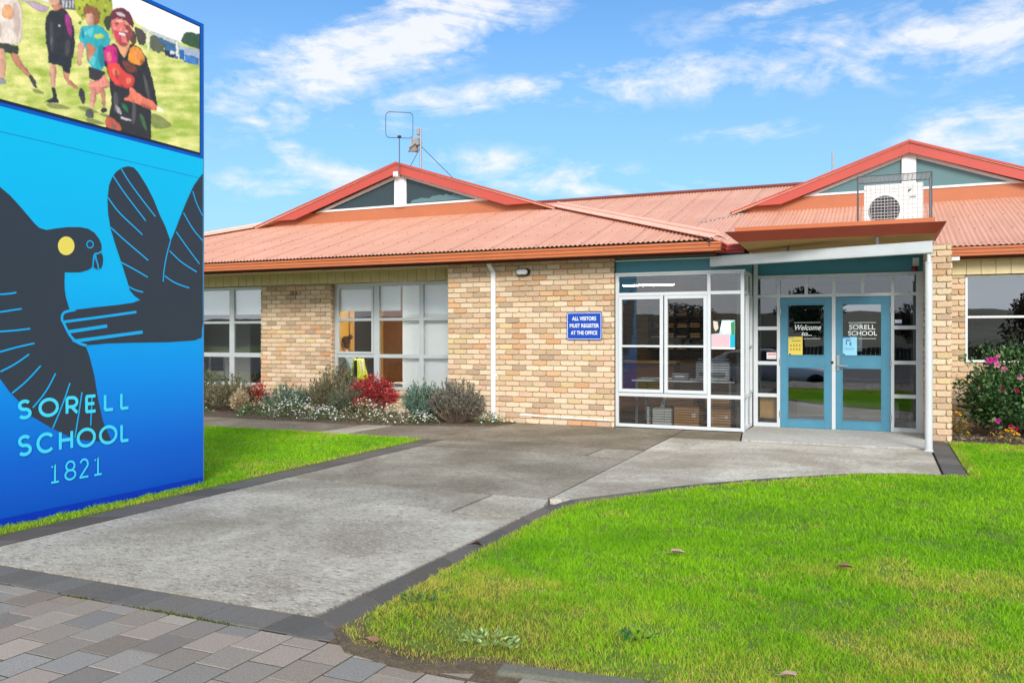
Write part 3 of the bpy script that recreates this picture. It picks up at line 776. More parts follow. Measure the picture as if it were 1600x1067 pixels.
# roofs ----------------------------------------------------------
T = .32; EZ = 2.80
def corrugated(name, xa, xb, zf, ylo, yhi, parent=B, pitch=.0762, amp=.010, n=6, screws=()):
    k = int((xb-xa)/pitch*n)+1; X = np.linspace(xa, xb, k)
    V = []; F = []
    for x in X:
        c = amp*math.cos(2*math.pi*x/pitch)
        a, b = ylo(x), yhi(x)
        V.append((x, a, zf(x, a)+c)); V.append((x, max(a+.001, b), zf(x, max(a+.001, b))+c))
    for i in range(k-1): F.append((2*i, 2*i+2, 2*i+3, 2*i+1))
    mb = MB(); mb.add(V, F)
    for (yy, x0, x1) in screws:
        i = 0; x = math.ceil(x0/pitch)*pitch
        while x < x1:
            xx = x
            if ylo(xx)+.05 < yy < yhi(xx)-.05:
                z = zf(xx, yy)+amp
                mb.tube([(xx, yy, z-.004), (xx, yy-.004, z+.008)], .008, 6, 1)
            x += pitch*(3 if i % 3 else 4); i += 1
    o = mb.build(name, [M['roof'], M['fascia']], parent, flip=False)
    o.data.polygons.foreach_set('use_smooth', [True]*len(o.data.polygons))
    return o
EY, GX0, GX1, GY = 12.05, -17.5, -2.10, 15.9      # left wing: eave line, eave ends, gablet plane
hipz = lambda x, y: EZ+T*(y-EY)
ov = .03
rl = corrugated('roof', GX0, GX1, hipz, lambda x: EY+ov, lambda x: min(GY+.05, EY+(GX1-x), EY+(x-GX0)),
                screws=[(EY+d, GX0, GX1) for d in (.12, .95, 1.80, 2.65, 3.5)])
ME = 14.4; RY = 21.8
mainz = lambda x, y: 2.79+T*(y-ME)
rm = corrugated('roof', -9.75, 9.0, mainz, lambda x: max(ME+ov, ME+(-2.1-x)), lambda x: RY,
                screws=[(ME+d, -9, 9) for d in (.15, 1.2, 2.3, 3.4, 4.6, 5.8, 6.9)])
# hip capping: two leaves bent over the hip
def capping(p0, p1, w, name='hip_capping', th=.012, parent=rl):
    p0, p1 = Vector(p0), Vector(p1); t = (p1-p0).normalized(); s = t.cross(Vector((0, 0, 1))).normalized()
    mb = MB(); dn = Vector((0, 0, -.048))
    for k in (1, -1):
        a = [p0, p1, p1+s*w*k+dn, p0+s*w*k+dn]; b = [q+Vector((0, 0, th)) for q in a]; mb.hexa(a, b)
    mb.tube([p0+Vector((0, 0, .02)), p1+Vector((0, 0, .02))], .034, 10)
    for i in range(0, int((p1-p0).length/.9)):
        for k in (1, -1):
            q = p0+t*(.3+i*.9)+s*w*.8*k+dn*.8; mb.tube([q, q+Vector((0, 0, .018))], .008, 6, 1)
    return mb.build(name, [M['cap'], M['fascia']], parent)
up = Vector((0, 0, .062))
capping(Vector((GX1, EY, EZ))+up, Vector((GX1-3.9, EY+3.9, EZ+T*3.9))+up, .15)
capping(Vector((GX0, EY, EZ))+up, Vector((GX0+3.9, EY+3.9, EZ+T*3.9))+up, .15)
mb = MB(); mb.tube([(-9.7, RY, mainz(0, RY)+.03), (9, RY, mainz(0, RY)+.03)], .05, 8); mb.build('ridge_capping', M['fascia'], rm)
# side slope of the left wing and the far slopes close the roof volume
mb = MB()
ap = -9.8; az = EZ+T*(GX1-ap)
mb.add([(GX1, EY, EZ-.02), (GX1, ME, EZ-.02), (ap, 22.1, az-.02), (ap, EY+7.7, az-.02)], [(0, 1, 2, 3)])
mb.add([(GX0, EY, EZ-.02), (GX0, 30, EZ-.02), (ap, 30, az-.02), (ap, EY+7.7, az-.02)], [(0, 1, 2, 3)])
mb.add([(ap, RY, 5.14), (9, RY, 5.14), (9, 29, 2.8), (ap, 29, 2.8)], [(0, 1, 2, 3)])
mb.build('roof', M['roof'], B)
# valley flashing where the right gablet dies into the main roof
mb = MB()
for i in range(5):
    x = -3.45+i*.17; y = 17.55+i*.16; mb.box(x, x+.15, y, y+.12, mainz(0, y)+.008, mainz(0, y)+.03)
mb.build('valley_flashing', M['galv'], rm)

# gutters: stepped quad profile ----------------------------------
prof = [(0, 0), (0, .040), (-.012, .044), (-.012, .052), (0, .058), (0, .094), (-.015, .100), (-.015, .128), (.0, .135), (.115, .135), (.115, 0)]
def gutter(name, runs, mat=None):
    mb = MB()
    for (a, b, out) in runs:            # plan segment a->b at outer face, out = outward normal
        a, b, o = Vector((*a, 0)), Vector((*b, 0)), Vector((*out, 0)); vs = []
        for p in (a, b):
            for (d, z) in prof: vs.append(p-o*d*1.0+Vector((0, 0, GZ+z)))
        n_ = len(prof); fs = [(i, (i+1) % n_, n_+(i+1) % n_, n_+i) for i in range(n_)]+[tuple(range(n_)), tuple(range(n_, 2*n_))]
        mb.add(vs, fs)
    return mb.build(name, mat or M['gutter'], B, bevel=.002)
GZ = 2.638
gutter('gutter', [((-17.6, 12.03), (-2.06, 12.03), (0, -1))])
gutter('gutter', [((-2.058, 12.05), (-2.058, 12.48), (1, 0)), ((-2.165, 12.482), (-1.80, 12.482), (0, -1))], M['coral'])  # return run in barge coral: its shaded side is put into the colour
GZ = 2.640; gutter('gutter', [((.865, 14.36), (9.0, 14.36), (0, -1))])
mb = MB(); mb.box(-17.5, -2.18, 12.27, 12.30, 2.604, 2.80); mb.box(-2.21, -2.18, 12.302, 12.60, 2.604, 2.79); mb.box(-2.18, -1.74, 12.60, 12.63, 2.604, 2.76)
mb.box(.98, 9, 14.52, 14.55, 2.60, 2.80)
mb.build('fascia_board', M['fascia'], B, bevel=.003)
mb = MB(); mb.box(-17.5, -2.22, 12.31, 13.36, 2.655, 2.668); mb.box(-2.2, .58, 13.53, 14.42, 2.66, 2.672); mb.box(.9, 9, 14.56, 14.75, 2.66, 2.672); mb.build('eave_soffit', M['clad'], B)
bx('vent_pipe_stub', (.99, 1.13, 14.38, 14.45, 2.575, 2.635), M['white'], B)

# gablets ---------------------------------------------------------
def gablet(xl, xr, zb, xp, zp, Y, panel, pw, depth, smear=False):
    ml = (zp-zb)/(xp-xl); mr = (zp-zb)/(xr-xp); yb = Y-.20
    A = MB(); A.prism_y([(xl+.12, zb-.03), (xr-.12, zb-.03), (xr-.25/mr-.15, zb+.25), (xl+.25/ml+.15, zb+.25)], Y-.03, Y+.12)
    g_ = A.build('gable', M['apron'], B, bevel=.004)
    BT, CT = .205, .05
    bb = MB(); cp = MB(); sf = MB()
    for (x0, m, sgn) in ((xl, ml, 1), (xr, -mr, -1)):
        top0, top1 = (x0, zb+.0), (xp, zp)
        sl_ = abs(m); run = BT/sl_
        # board: roof line shifted down; lower end cut level
        bb.prism_y([(x0+sgn*(CT+.10)/sl_, zb+.10), (xp, zp-CT), (xp, zp-CT-BT), (x0+sgn*(CT+BT+.10)/sl_, zb+.10)], yb, yb+.03)
        cp.prism_y([(x0-sgn*.05, zb-.05*sl_+.0), (xp, zp), (xp, zp-CT), (x0+sgn*.02, zb-.05*sl_)], yb-.035, Y+.1)
        # roof slab running back
        a = [(x0, yb-.02, zb-.01), (xp, yb-.02, zp-.01), (xp, Y+depth, zp-.01), (x0, Y+depth, zb-.01)]
        sf.hexa([(p[0], p[1], p[2]-.05) for p in a], a)
    bb.build('barge_board', M['coral'], g_, bevel=.004); cp.build('barge_capping', M['coral'], g_, bevel=.003); sf.build('gable_roof', M['roof'], g_)
    z0 = zb+.25; lim_l = lambda x: zp-CT-BT-(xp-x)*ml+.02; lim_r = lambda x: zp-CT-BT-(x-xp)*mr+.02
    tr = MB(); tw = .045
    xa = xp-(zp-CT-BT-z0)/ml; xb = xp+(zp-CT-BT-z0)/mr
    for (m, x0, s) in ((ml, xa, -1), (mr, xb, 1)):
        tr.prism_y([(x0, z0), (xp+s*pw, z0), (xp+s*pw, z0+tw), (x0-s*tw/m, z0+tw)], Y-.05, Y+.04)
        tr.prism_y([(x0, z0+.001), (x0-s*tw*1.25/m, z0+.001), (xp+s*pw, zp-CT-BT-pw*m-tw*.95), (xp+s*pw, zp-CT-BT-pw*m+.03)], Y-.052, Y+.042)
        if panel is M['darkteal']: tr.prism_y([(xp+s*pw, z0+tw), (xp+s*(pw+tw*.6), z0+tw), (xp+s*(pw+tw*.6), zp-CT-BT-pw*m-tw), (xp+s*pw, zp-CT-BT-pw*m-tw)], Y-.048, Y+.04)
    tr.build('white_trim', M['white'], g_, bevel=.002)
    for (m, x0, s) in ((ml, xa, -1), (mr, xb, 1)):
        pn = MB(); pn.prism_y([(x0, z0+.01), (xp+s*.02, z0+.01), (xp+s*.02, zp-CT-BT)], Y-.015, Y+.02); o = pn.build('infill_panel', panel, g_)
        if smear and s == 1:
            sm = MB(); pts = [(xp+.26, z0+.07)]; k = 26
            for i in range(k): 
                x = xp+.26+i*(1.75/k); pts.append((x, z0+.09+.12*math.sin(math.pi*(i+2)/(k+3))*random.uniform(.55, 1.1)))
            pts.append((xp+2.0, z0+.07)); sm.prism_y(pts, Y-.0175, Y-.012); sm.build('bird_mess_streak', M['tealgrey'], o)
    kp = MB(); kp.prism_y([(xp-pw, z0-.01), (xp+pw, z0-.01), (xp+pw, zp-CT-BT-pw*mr+.06), (xp, zp-CT-BT+.04), (xp-pw, zp-CT-BT-pw*ml+.06)], Y-.07, Y+.03)
    kp.build('king_post', M['white'], g_, bevel=.003)
    return g_
gl = gablet(-13.62, -5.98, 4.03, -9.70, 5.245, 15.9, M['darkteal'], .125, 6.2, True)
gr = gablet(-2.88, 3.96, 4.075, .545, 5.295, 18.4, M['tealgrey'], .13, 8)
mb = MB(); mb.box(-9.78, -9.66, 15.68, 15.83, 4.92, 5.03); mb.box(-9.75, -9.69, 15.66, 15.70, 4.93, 4.96); tag(mb.build('sensor_box', M['white'], gl, bevel=.01))

# downpipe ---------------------------------------------------------
dp = thing('downpipe', 'white rectangular downpipe on the brick wall running from gutter to ground', 'downpipe', (-5.83, 12.44, 0))
mb = MB()
def rect_pipe(pts, w=.075, d=.05):
    for (a, b) in zip(pts, pts[1:]):
        mb.hexa([(a[0]-w/2, a[1]-d/2, a[2]), (a[0]+w/2, a[1]-d/2, a[2]), (a[0]+w/2, a[1]+d/2, a[2]), (a[0]-w/2, a[1]+d/2, a[2])],
                [(b[0]-w/2, b[1]-d/2, b[2]), (b[0]+w/2, b[1]-d/2, b[2]), (b[0]+w/2, b[1]+d/2, b[2]), (b[0]-w/2, b[1]+d/2, b[2])])
rect_pipe([(-5.83, 12.455, .02), (-5.83, 12.455, 2.47)]); rect_pipe([(-5.83, 12.455, 2.471), (-5.87, 12.36, 2.60)]); rect_pipe([(-5.87, 12.36, 2.601), (-5.87, 12.36, 2.66)])
mb.build('pipe', M['white'], dp, bevel=.006)
for z in (.75, 1.9): bx('bracket', (-5.885, -5.775, 12.462, 12.488, z, z+.03), M['white'], dp)
cp_ = MB(); cp_.tube([(-5.35, 12.478, .135), (-4.6, 12.478, .118), (-3.83, 12.478, .105)], .013, 8)
tag(cp_.build('conduit_pipe', M['white']), 'thin white conduit pipe along the foot of the brick wall', 'pipe')
# ================================================================== INTERIORS (parts of the building)
def room(name, x0, x1, y0, y1, mat_back, mat_side, z1=2.56, z0=.02, left=True, right=True):
    mb = MB()
    mb.box(x0, x1, y1, y1+.1, z0, z1, 0)
    if left: mb.box(x0-.1, x0, y0, y1, z0, z1, 1)
    if right: mb.box(x1, x1+.1, y0, y1, z0, z1, 1)
    mb.box(x0-.1, x1+.1, y0-.02, y1+.1, z1+.001, z1+.04, 2); mb.box(x0-.1, x1+.1, y0-.02, y1+.1, z0-.05, z0-.001, 3)
    return mb.build(name, [mat_back, mat_side, M['ceil'], M['infloor']], B)
room('classroom_interior', -17.2, -10.75, 13.56, 16.4, M['ceil'], M['ceil'])
room('office_interior', -10.55, -6.95, 13.56, 17.0, M['yellowwall'], M['yellowwall'])
room('reception_interior', -6.3, -1.95, 12.75, 16.2, M['recwall'], M['inwall'], 2.54, .03)
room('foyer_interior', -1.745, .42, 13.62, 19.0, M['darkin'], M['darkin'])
room('right_wing_interior', 1.0, 7.5, 14.95, 18.0, M['inwall'], M['inwall'])
bx('partition', (on_y(593, 500, 16.5)[0], on_y(640, 500, 16.5)[0], 16.5, 16.98, .03, 2.55), M['brownwall'], B)
OX = -10.54
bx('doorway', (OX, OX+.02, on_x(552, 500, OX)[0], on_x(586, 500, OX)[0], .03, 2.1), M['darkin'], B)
bx('door_jamb', (OX, OX+.04, on_x(545, 500, OX)[0], on_x(551.5, 500, OX)[0], .03, 2.2), M['timber'], B)
bx('added_grey_panel', (-14.6, -13.35, 15.2, 15.25, .03, 2.0), M['ceil'], B)  # added pale panel standing in for the grey curtain behind the pane
def ceiling_light(x, y, z, lx, ly, label, mat=M['tubedim']):
    t_ = thing('ceiling_light', label, 'light', (x, y, z))
    bx('housing', (x-lx/2, x+lx/2, y-ly/2, y+ly/2, z-.03, z), M['white'], t_)
    bx('diffuser', (x-lx/2+.02, x+lx/2-.02, y-ly/2+.02, y+ly/2-.02, z-.045, z-.031), mat, t_)
ceiling_light(-8.9, 14.9, 2.555, 1.2, .3, 'lit ceiling light in the office with the seated woman')
(lx0, lz0), (lx1, lz1) = on_y(972, 446, 14.2), on_y(1054, 444, 14.2)
ceiling_light((lx0+lx1)/2, 14.2, lz0+.03, lx1-lx0, .09, 'lit strip light hanging in the corner room with boxes')

# blinds -----------------------------------------------------------
def roller(x0, x1, z0, z1, y, label):
    t_ = thing('roller_blind', label, 'blind', (x0, y, z1), 'roller blinds in the left windows')
    mb = MB(); mb.box(x0, x1, y, y+.004, z0+.02, z1-.03); mb.build('fabric', M['blind'], t_)
    mb = MB(); mb.tube([(x0, y+.02, z1-.02), (x1, y+.02, z1-.02)], .022, 10); mb.build('roller', M['white'], t_)
    bx('bottom_bar', (x0, x1, y-.006, y+.010, z0, z0+.02), M['white'], t_, .003)
roller(-13.66, -12.36, 1.86, 2.40, WY+.10, 'half lowered white roller blind in the left pane beside the blue sign')
roller(-12.24, -11.5, 1.86, 2.40, WY+.10, 'half lowered white roller blind in the pane beside the brick pier')
roller(-9.66, -8.28, 1.90, 2.40, WY+.10, 'half lowered white roller blind above the seated woman')
roller(-8.26, -6.62, .44, 2.40, WY+.14, 'white roller blind drawn fully down beside the bay wall')
def venetian(x0, x1, z0, z1, y, label, along_y=False, tilt=.0052):
    t_ = thing('venetian_blind', label, 'blind', ((x0, y, z1) if not along_y else (y, x0, z1)), 'dark venetian blinds')
    mb = MB(); z = z0; p = .038
    while z < z1:
        if not along_y: a = [(x0, y, z+tilt), (x1, y, z+tilt), (x1, y+.025, z-tilt), (x0, y+.025, z-tilt)]
        else: a = [(y, x0, z-tilt), (y, x1, z-tilt), (y-.025, x1, z+tilt), (y-.025, x0, z+tilt)]
        mb.hexa(a, [(q[0], q[1], q[2]+.002) for q in a]); z += p
    mb.build('slats', M['slat'], t_, flip=False)
    n = 3 if (x1-x0) > 1 else 2
    for i in range(n):
        u = x0+(x1-x0)*(i+.5)/n
        q = (u, y+.012) if not along_y else (y-.012, u)
        mb = MB(); mb.tube([(q[0], q[1], z0), (q[0], q[1], z1)], .0015, 4); mb.build('cord', M['slat'], t_)
    if not along_y: bx('head_rail', (x0, x1, y-.005, y+.03, z1, z1+.03), M['slat'], t_)
    else: bx('head_rail', (y-.03, y+.005, x0, x1, z1, z1+.03), M['slat'], t_)
venetian(1.28, 4.3, 1.06, 2.31, RW+.17, 'dark venetian blind behind the far right window above the pink shrub')
venetian(-3.70, -2.36, .10, 2.33, 12.68, 'dark venetian blind across the wide front panes of the corner window')
venetian(-2.29, -1.93, .10, 2.33, 12.68, 'dark venetian blind across the narrow corner pane')
venetian(12.75, 13.35, .10, 2.33, -1.93, 'dark venetian blind on the side panes facing the entrance', True)

# wall sign, light, strobe ----------------------------------------
ws = thing('wall_sign', 'blue rectangular sign telling all visitors to register at the office', 'sign', (-4.254, 12.48, 1.36))
def rrect(x0, x1, z0, z1, r, k=5):
    P = []
    for (cx, cz, a0) in ((x1-r, z1-r, 0), (x0+r, z1-r, 90), (x0+r, z0+r, 180), (x1-r, z0+r, 270)):
        for i in range(k+1): a = R(a0+90*i/k); P.append((cx+r*math.cos(a), cz+r*math.sin(a)))
    return P
mb = MB(); mb.prism_y(rrect(-4.546, -3.962, 1.36, 1.796, .03), 12.462, 12.480); mb.build('plate', M['signblue'], ws)
mb = MB()
P, Q = rrect(-4.536, -3.972, 1.37, 1.786, .025), rrect(-4.528, -3.980, 1.378, 1.778, .02)
n_ = len(P); mb.add([(x, 12.4605, z) for x, z in P]+[(x, 12.4605, z) for x, z in Q], [(i, (i+1) % n_, n_+(i+1) % n_, n_+i) for i in range(n_)]); mb.build('border', M['white'], ws)
for i, (s, w) in enumerate((('ALL VISITORS', .40), ('MUST REGISTER', .485), ('AT THE OFFICE', .44))):
    text_on_y('lettering', s, -4.254, 12.4598, 1.692-i*.112, .082, M['white'], ws, width=w, bold=.0022, extrude=.0006)
wl = thing('bulkhead_light', 'oval bulkhead light with black rim on the brick wall under the eave', 'light', (-5.30, 12.48, 2.46))
mb = MB()
def oval(cx, cz, rx, rz, y0, y1, mi=0, k=24, inset=.8):
    a = [(cx+rx*math.cos(2*math.pi*i/k), y1, cz+rz*math.sin(2*math.pi*i/k)) for i in range(k)]
    b = [(cx+rx*inset*math.cos(2*math.pi*i/k), y0, cz+rz*inset*math.sin(2*math.pi*i/k)) for i in range(k)]
    mb.hexa(b, a, mi)
def stadium(cx, cz, hw, r, y0, y1, inset):
    P = []
    for (sx, a0) in ((1, -90), (-1, 90)):
        for i in range(9): a = R(a0+180*i/8); P.append((sx*hw, r, a))
    f = lambda k: [(cx+h+math.cos(a)*r_*k, cz+math.sin(a)*r_*k) for h, r_, a in P]
    A, Bq = f(1), f(inset); mb.hexa([(x, y0, z) for x, z in Bq], [(x, y1, z) for x, z in A])
stadium(-5.30, 2.46, .055, .066, 12.42, 12.49, .85); mb.build('rim', M['black'], wl)
mb = MB(); stadium(-5.30, 2.46, .052, .050, 12.385, 12.42, .7); mb.build('lens', M['lens'], wl, smooth=False, bevel=.008)
st = thing('alarm_strobe', 'small dark red alarm strobe beside the entrance head', 'alarm', (.47, 13.44, 2.42))
bx('backplate', (.45, .535, 13.462, 13.473, 2.44, 2.56), M['white'], st)
mb = MB(); mb.lathe([(.042, .0), (.042, .03), (.034, .06), (.012, .075)], 16, (.47, 13.40, 2.365)); mb.build('red_lens', M['red'], st, smooth=True)

# notices on the glass ----------------------------------------------
def notice(name, x0, x1, z0, z1, y, base, marks, label, cat='notice'):
    mb = MB(); mb.box(x0, x1, y-.002, y, z0, z1, 0, base); w, h_ = x1-x0, z1-z0
    for i, (a, b, c, d, col) in enumerate(marks): mb.box(x0+w*a, x0+w*b, y-.0026-.0002*i, y-.0021, z0+h_*c, z0+h_*d, 0, col)
    return tag(mb.build(name, M['poster'], flip=False), label, cat)
YD = DY+.030
def pane_rect(p0, p1, q0, q1, Y=DY+.03):
    (x0, z1), (x1, z0) = on_y(p0, q0, Y), on_y(p1, q1, Y); return x0, x1, z0, z1
yl = lin(226, 206, 92); dk = (.08, .08, .09); pb = lin(150, 212, 240)
mk = [(.0, .42, .90, 1.0, lin(190, 175, 120)), (.25, .85, .77, .80, dk)]+[(.14+.2*i, .25+.2*i, .48+.0*i, .60, lin(176, 150, 60)) for i in range(4)]+[(.14+.2*i, .25+.2*i, .28, .40, lin(176, 150, 60)) for i in range(4)]+[(.06, .2, .04, .12, dk), (0, 1, 0, .03, (.8, .8, .8))]
notice('notice', *pane_rect(1231.5, 1254, 526, 556), YD, yl, mk, 'yellow health notice taped inside the Welcome door')
mk = [(.0, .55, .93, 1.0, lin(80, 150, 200)), (.25, .32, .60, .86, lin(50, 110, 160)), (.32, .58, .80, .86, lin(50, 110, 160)), (.5, .62, .55, .74, lin(70, 130, 170)), (.16, .82, .40, .43, lin(90, 150, 190)), (.16, .82, .34, .36, lin(90, 150, 190)), (.06, .18, .04, .14, dk), (0, 1, 0, .03, (.8, .85, .9))]
notice('notice', *pane_rect(1316, 1339, 526.5, 557), YD, pb, mk, 'pale blue notice taped inside the Sorell School door')
notice('notice', *pane_rect(1327, 1347, 505, 549), DY+.045, lin(196, 214, 214), [(.1, .9, .5, .9, lin(120, 150, 150)), (.2, .8, .2, .4, lin(150, 175, 180))], 'grey green leaflet partly hidden behind the pale blue notice', 'notice')
notice('notice', *pane_rect(1198, 1213.5, 550.5, 561), DY+.030, (.78, .74, .74), [(.08, .92, .55, .85, lin(214, 150, 150)), (.08, .92, .15, .30, lin(200, 170, 170))], 'small white notice low in the side pane left of the doors')
notice('sticker', *pane_rect(1398, 1409, 499.5, 509), DY+.030, (.75, .78, .8), [(0, 1, 0, .45, lin(40, 60, 120))], 'small blue and white sticker in the side pane right of the doors', 'sticker')
pt = MB(); y = BY+.028; x0, z0 = on_y(1111.5, 545.4, BY+.028)
pt.box(x0, x0+.345, y-.002, y, z0, z0+.43, 0, lin(170, 220, 220)); W_, H_ = .345, .43
def pp(pts, col, k): pt.prism_y([(x0+W_*a, z0+H_*b) for a, b in pts], y-.0024-.0003*k, y-.0021, 0, col)
pp([(0, 1), (.45, 1), (.34, .55), (0, .52)], (.03, .03, .035), 1); pp([(.08, .98), (.27, .95), (.30, .72), (.18, .62), (.1, .75)], lin(214, 196, 176), 2)
pp([(.35, .95), (.8, 1.0), (.85, .6), (.5, .52), (.38, .7)], lin(226, 240, 240), 1); pp([(.82, .9), (.99, .98), (.99, .5), (.85, .5)], lin(60, 140, 90), 2)
pp([(0, 0), (1, 0), (1, .05), (0, .05)], (.85, .85, .85), 3); pp([(.02, .52), (.78, .52), (.78, .08), (.02, .08)], lin(228, 176, 184), 4); pp([(.8, .5), (1, .5), (1, .06), (.8, .06)], lin(20, 170, 200), 3)
tag(pt.build('poster', M['poster'], flip=False), 'colourful poster with a pink card stuck in the corner window', 'poster')
# ================================================================== SCHOOL SIGN with screen
SX = -5.95
sg = thing('school_sign', 'tall blue school sign with black cockatoo emblem and screen above', 'sign', (SX-.15, 4.5, 0))
Y0, Y1 = 3.385, 6.125
def s_pt(px, py): return on_x(px, py, SX)
mb = MB()
def gband(z): 
    st_ = [(0, lin(0, 84, 200)), (.45, lin(0, 104, 214)), (1.1, lin(0, 152, 240)), (1.9, lin(0, 190, 248)), (3.2, lin(0, 204, 250))]
    for (a, ca), (b, cb) in zip(st_, st_[1:]):
        if a <= z <= b: k = (z-a)/(b-a); return tuple(p*(1-k)+q*k for p, q in zip(ca, cb))
    return st_[-1][1]
mb.box(SX-.30, SX-.002, Y0, Y1, 0, 4.42, 0, (.36, .36, .37))
nz = 120
zs = [.068+(3.12-.068)*i/nz for i in range(nz+1)]
for a, b in zip(zs, zs[1:]):
    c = gband((a+b)/2); mb.add([(SX, Y0, a), (SX, Y1, a), (SX, Y1, b), (SX, Y0, b)], [(0, 1, 2, 3)], 0, tuple(x*.92 for x in c))
for (a, b, c) in ((0.0, .068, lin(0, 52, 186)), (3.12, 4.42, lin(0, 92, 196))):
    mb.add([(SX, Y0, a), (SX, Y1, a), (SX, Y1, b), (SX, Y0, b)], [(0, 1, 2, 3)], 0, c)
mb.build('sign_panel', M['signprint'], sg, flip=False)
mb = MB(); mb.box(SX-.30, SX+.004, Y1+.001, Y1+.008, 0, 4.42, 0, lin(90, 120, 150)); 
for z in (1.56, 2.93): mb.box(SX+.0002, SX+.0008, Y0, Y1, z, z+.004, 0, lin(20, 120, 190))
mb.build('panel_seam', M['signprint'], sg, flip=False)
DKG = lin(56, 64, 74, .9); CY = lin(24, 178, 240, .92); CYT = lin(72, 222, 250, .97)
def tri_poly(mb, pts, x, col):
    from mathutils.geometry import tessellate_polygon
    V = [Vector((0, p[0], p[1])) for p in pts]; t_ = tessellate_polygon([V])
    mb.add([(x, p[0], p[1]) for p in pts], [tuple(q) for q in t_], 0, col)
def orient_x(o):      # make every face look along +X
    me = o.data; bm = bmesh.new(); bm.from_mesh(me)
    bad = [f for f in bm.faces if f.normal.x < 0]; bmesh.ops.reverse_faces(bm, faces=bad); bm.to_mesh(me); bm.free()
def smooth_pts(P, it=2):
    for _ in range(it):
        Q = []
        for i in range(len(P)):
            a, b = P[i], P[(i+1) % len(P)]; Q += [(a[0]*.75+b[0]*.25, a[1]*.75+b[1]*.25), (a[0]*.25+b[0]*.75, a[1]*.25+b[1]*.75)]
        P = Q
    return P
def smooth_line(P, it=2):
    for _ in range(it):
        Q = [P[0]]
        for a, b in zip(P, P[1:]): Q += [(a[0]*.75+b[0]*.25, a[1]*.75+b[1]*.25), (a[0]*.25+b[0]*.75, a[1]*.25+b[1]*.75)]
        P = Q+[P[-1]]
    return P
RIB = [0]
def ribbon(mb, pts, w, x, col, taper=False, closed=False):     # pts in sign plane (y,z)
    P = [Vector(p) for p in pts]; L = len(P); V = []
    for i in range(L):
        a = P[(i-1) % L] if closed or i > 0 else P[i]; b = P[(i+1) % L] if closed or i < L-1 else P[i]
        t_ = (b-a).normalized(); n_ = Vector((-t_.y, t_.x)); k = w/2
        V += [(x, *(P[i]+n_*k)), (x, *(P[i]-n_*k))]
    F = [(2*i, 2*i+1, (2*i+3) % (2*L), (2*i+2) % (2*L)) for i in range(L if closed else L-1)]
    mb.add(V, F, 0, col)
c2 = lambda L: [(x/4, 240+y/4) for x, y in L]; c3 = lambda L: [(x/2.667, 500+y/2.667) for x, y in L]
sp = lambda L: [s_pt(*p) for p in L]
em = MB()
body = c2([(-420, 560), (-440, 380), (-425, 230), (-370, 110), (-280, 60), (-180, 85), (-80, 148), (0, 210), (60, 260), (120, 325), (180, 395), (215, 437), (245, 465), (290, 478), (350, 468), (420, 460), (500, 460), (550, 470), (590, 495), (620, 535), (634, 570), (634, 605), (612, 622), (590, 622), (580, 640), (577, 700), (570, 715), (545, 730), (500, 742), (440, 743), (404, 742), (402, 800), (403, 850), (412, 905), (425, 945), (436, 985)])
body += c3([(300, 90), (355, 105), (372, 150), (392, 230), (408, 330), (428, 420), (462, 500), (420, 505), (350, 500), (300, 490), (215, 450), (130, 400), (80, 340), (40, 300), (0, 245), (-80, 150), (-160, 60), (-230, -10)])
tri_poly(em, sp(body), SX+.0020, DKG)
wing = c2([(1266, 125), (1266, 600), (1266, 1067)])+c3([(840, 40), (840, 72), (810, 85), (700, 92), (560, 94), (450, 97), (355, 105), (320, 95), (290, 70), (275, 40), (258, 0)])
wing += c2([(382, 1040), (380, 1010), (395, 990), (432, 980), (600, 960), (740, 945), (830, 932), (876, 915), (840, 890), (810, 855), (795, 800), (760, 690), (720, 570), (690, 470), (675, 380), (670, 290), (680, 200), (700, 150), (725, 115), (760, 90), (800, 80), (835, 88), (860, 115), (880, 145), (920, 210), (960, 290), (1000, 390), (1030, 450), (1065, 548), (1090, 490), (1120, 410), (1160, 310), (1210, 200)])
tri_poly(em, sp(wing), SX+.0026, DKG)
tri_poly(em, sp(smooth_pts(c2([(600, 632), (634, 618), (645, 660), (638, 705), (622, 728), (614, 690), (604, 655)]), 1)), SX+.0026, DKG)
tri_poly(em, sp(c2([(590, 655), (604, 690), (610, 727), (585, 712), (588, 680)])), SX+.0027, DKG)
k = 28; tri_poly(em, sp([(412/4+13*math.cos(2*math.pi*i/k), 240+577/4+14.6*math.sin(2*math.pi*i/k)) for i in range(k)]), SX+.0030, lin(244, 222, 96))
ribbon(em, sp([(561/4+5*math.cos(2*math.pi*i/k), 240+568/4+5.5*math.sin(2*math.pi*i/k)) for i in range(k)]), .010, SX+.0032, CY, closed=True)
lines2 = [[(755, 95), (800, 170), (880, 280), (970, 395)], [(705, 140), (770, 240), (910, 422)], [(672, 275), (740, 370), (850, 470), (888, 508)], [(690, 462), (780, 545), (925, 668)], [(752, 678), (840, 725), (922, 773)], [(800, 830), (845, 855), (893, 866)],
          [(1203, 235), (1225, 310), (1265, 390)], [(1145, 370), (1200, 470), (1265, 545)], [(1100, 490), (1170, 590), (1245, 690)], [(1058, 608), (1130, 680), (1228, 740)], [(1028, 765), (1090, 810), (1182, 840)], [(1064, 545), (1040, 630), (1022, 730), (1018, 800)],
          [(-60, 885), (0, 880), (60, 876), (100, 868)], [(-60, 1000), (0, 990), (133, 970)], [(632, 612), (610, 626), (592, 624), (582, 645), (578, 715)], [(590, 640), (610, 690), (614, 728)]]
for i, L in enumerate(lines2): ribbon(em, sp(smooth_line(c2(L))), .0125, SX+.0033+.00006*i, CY)
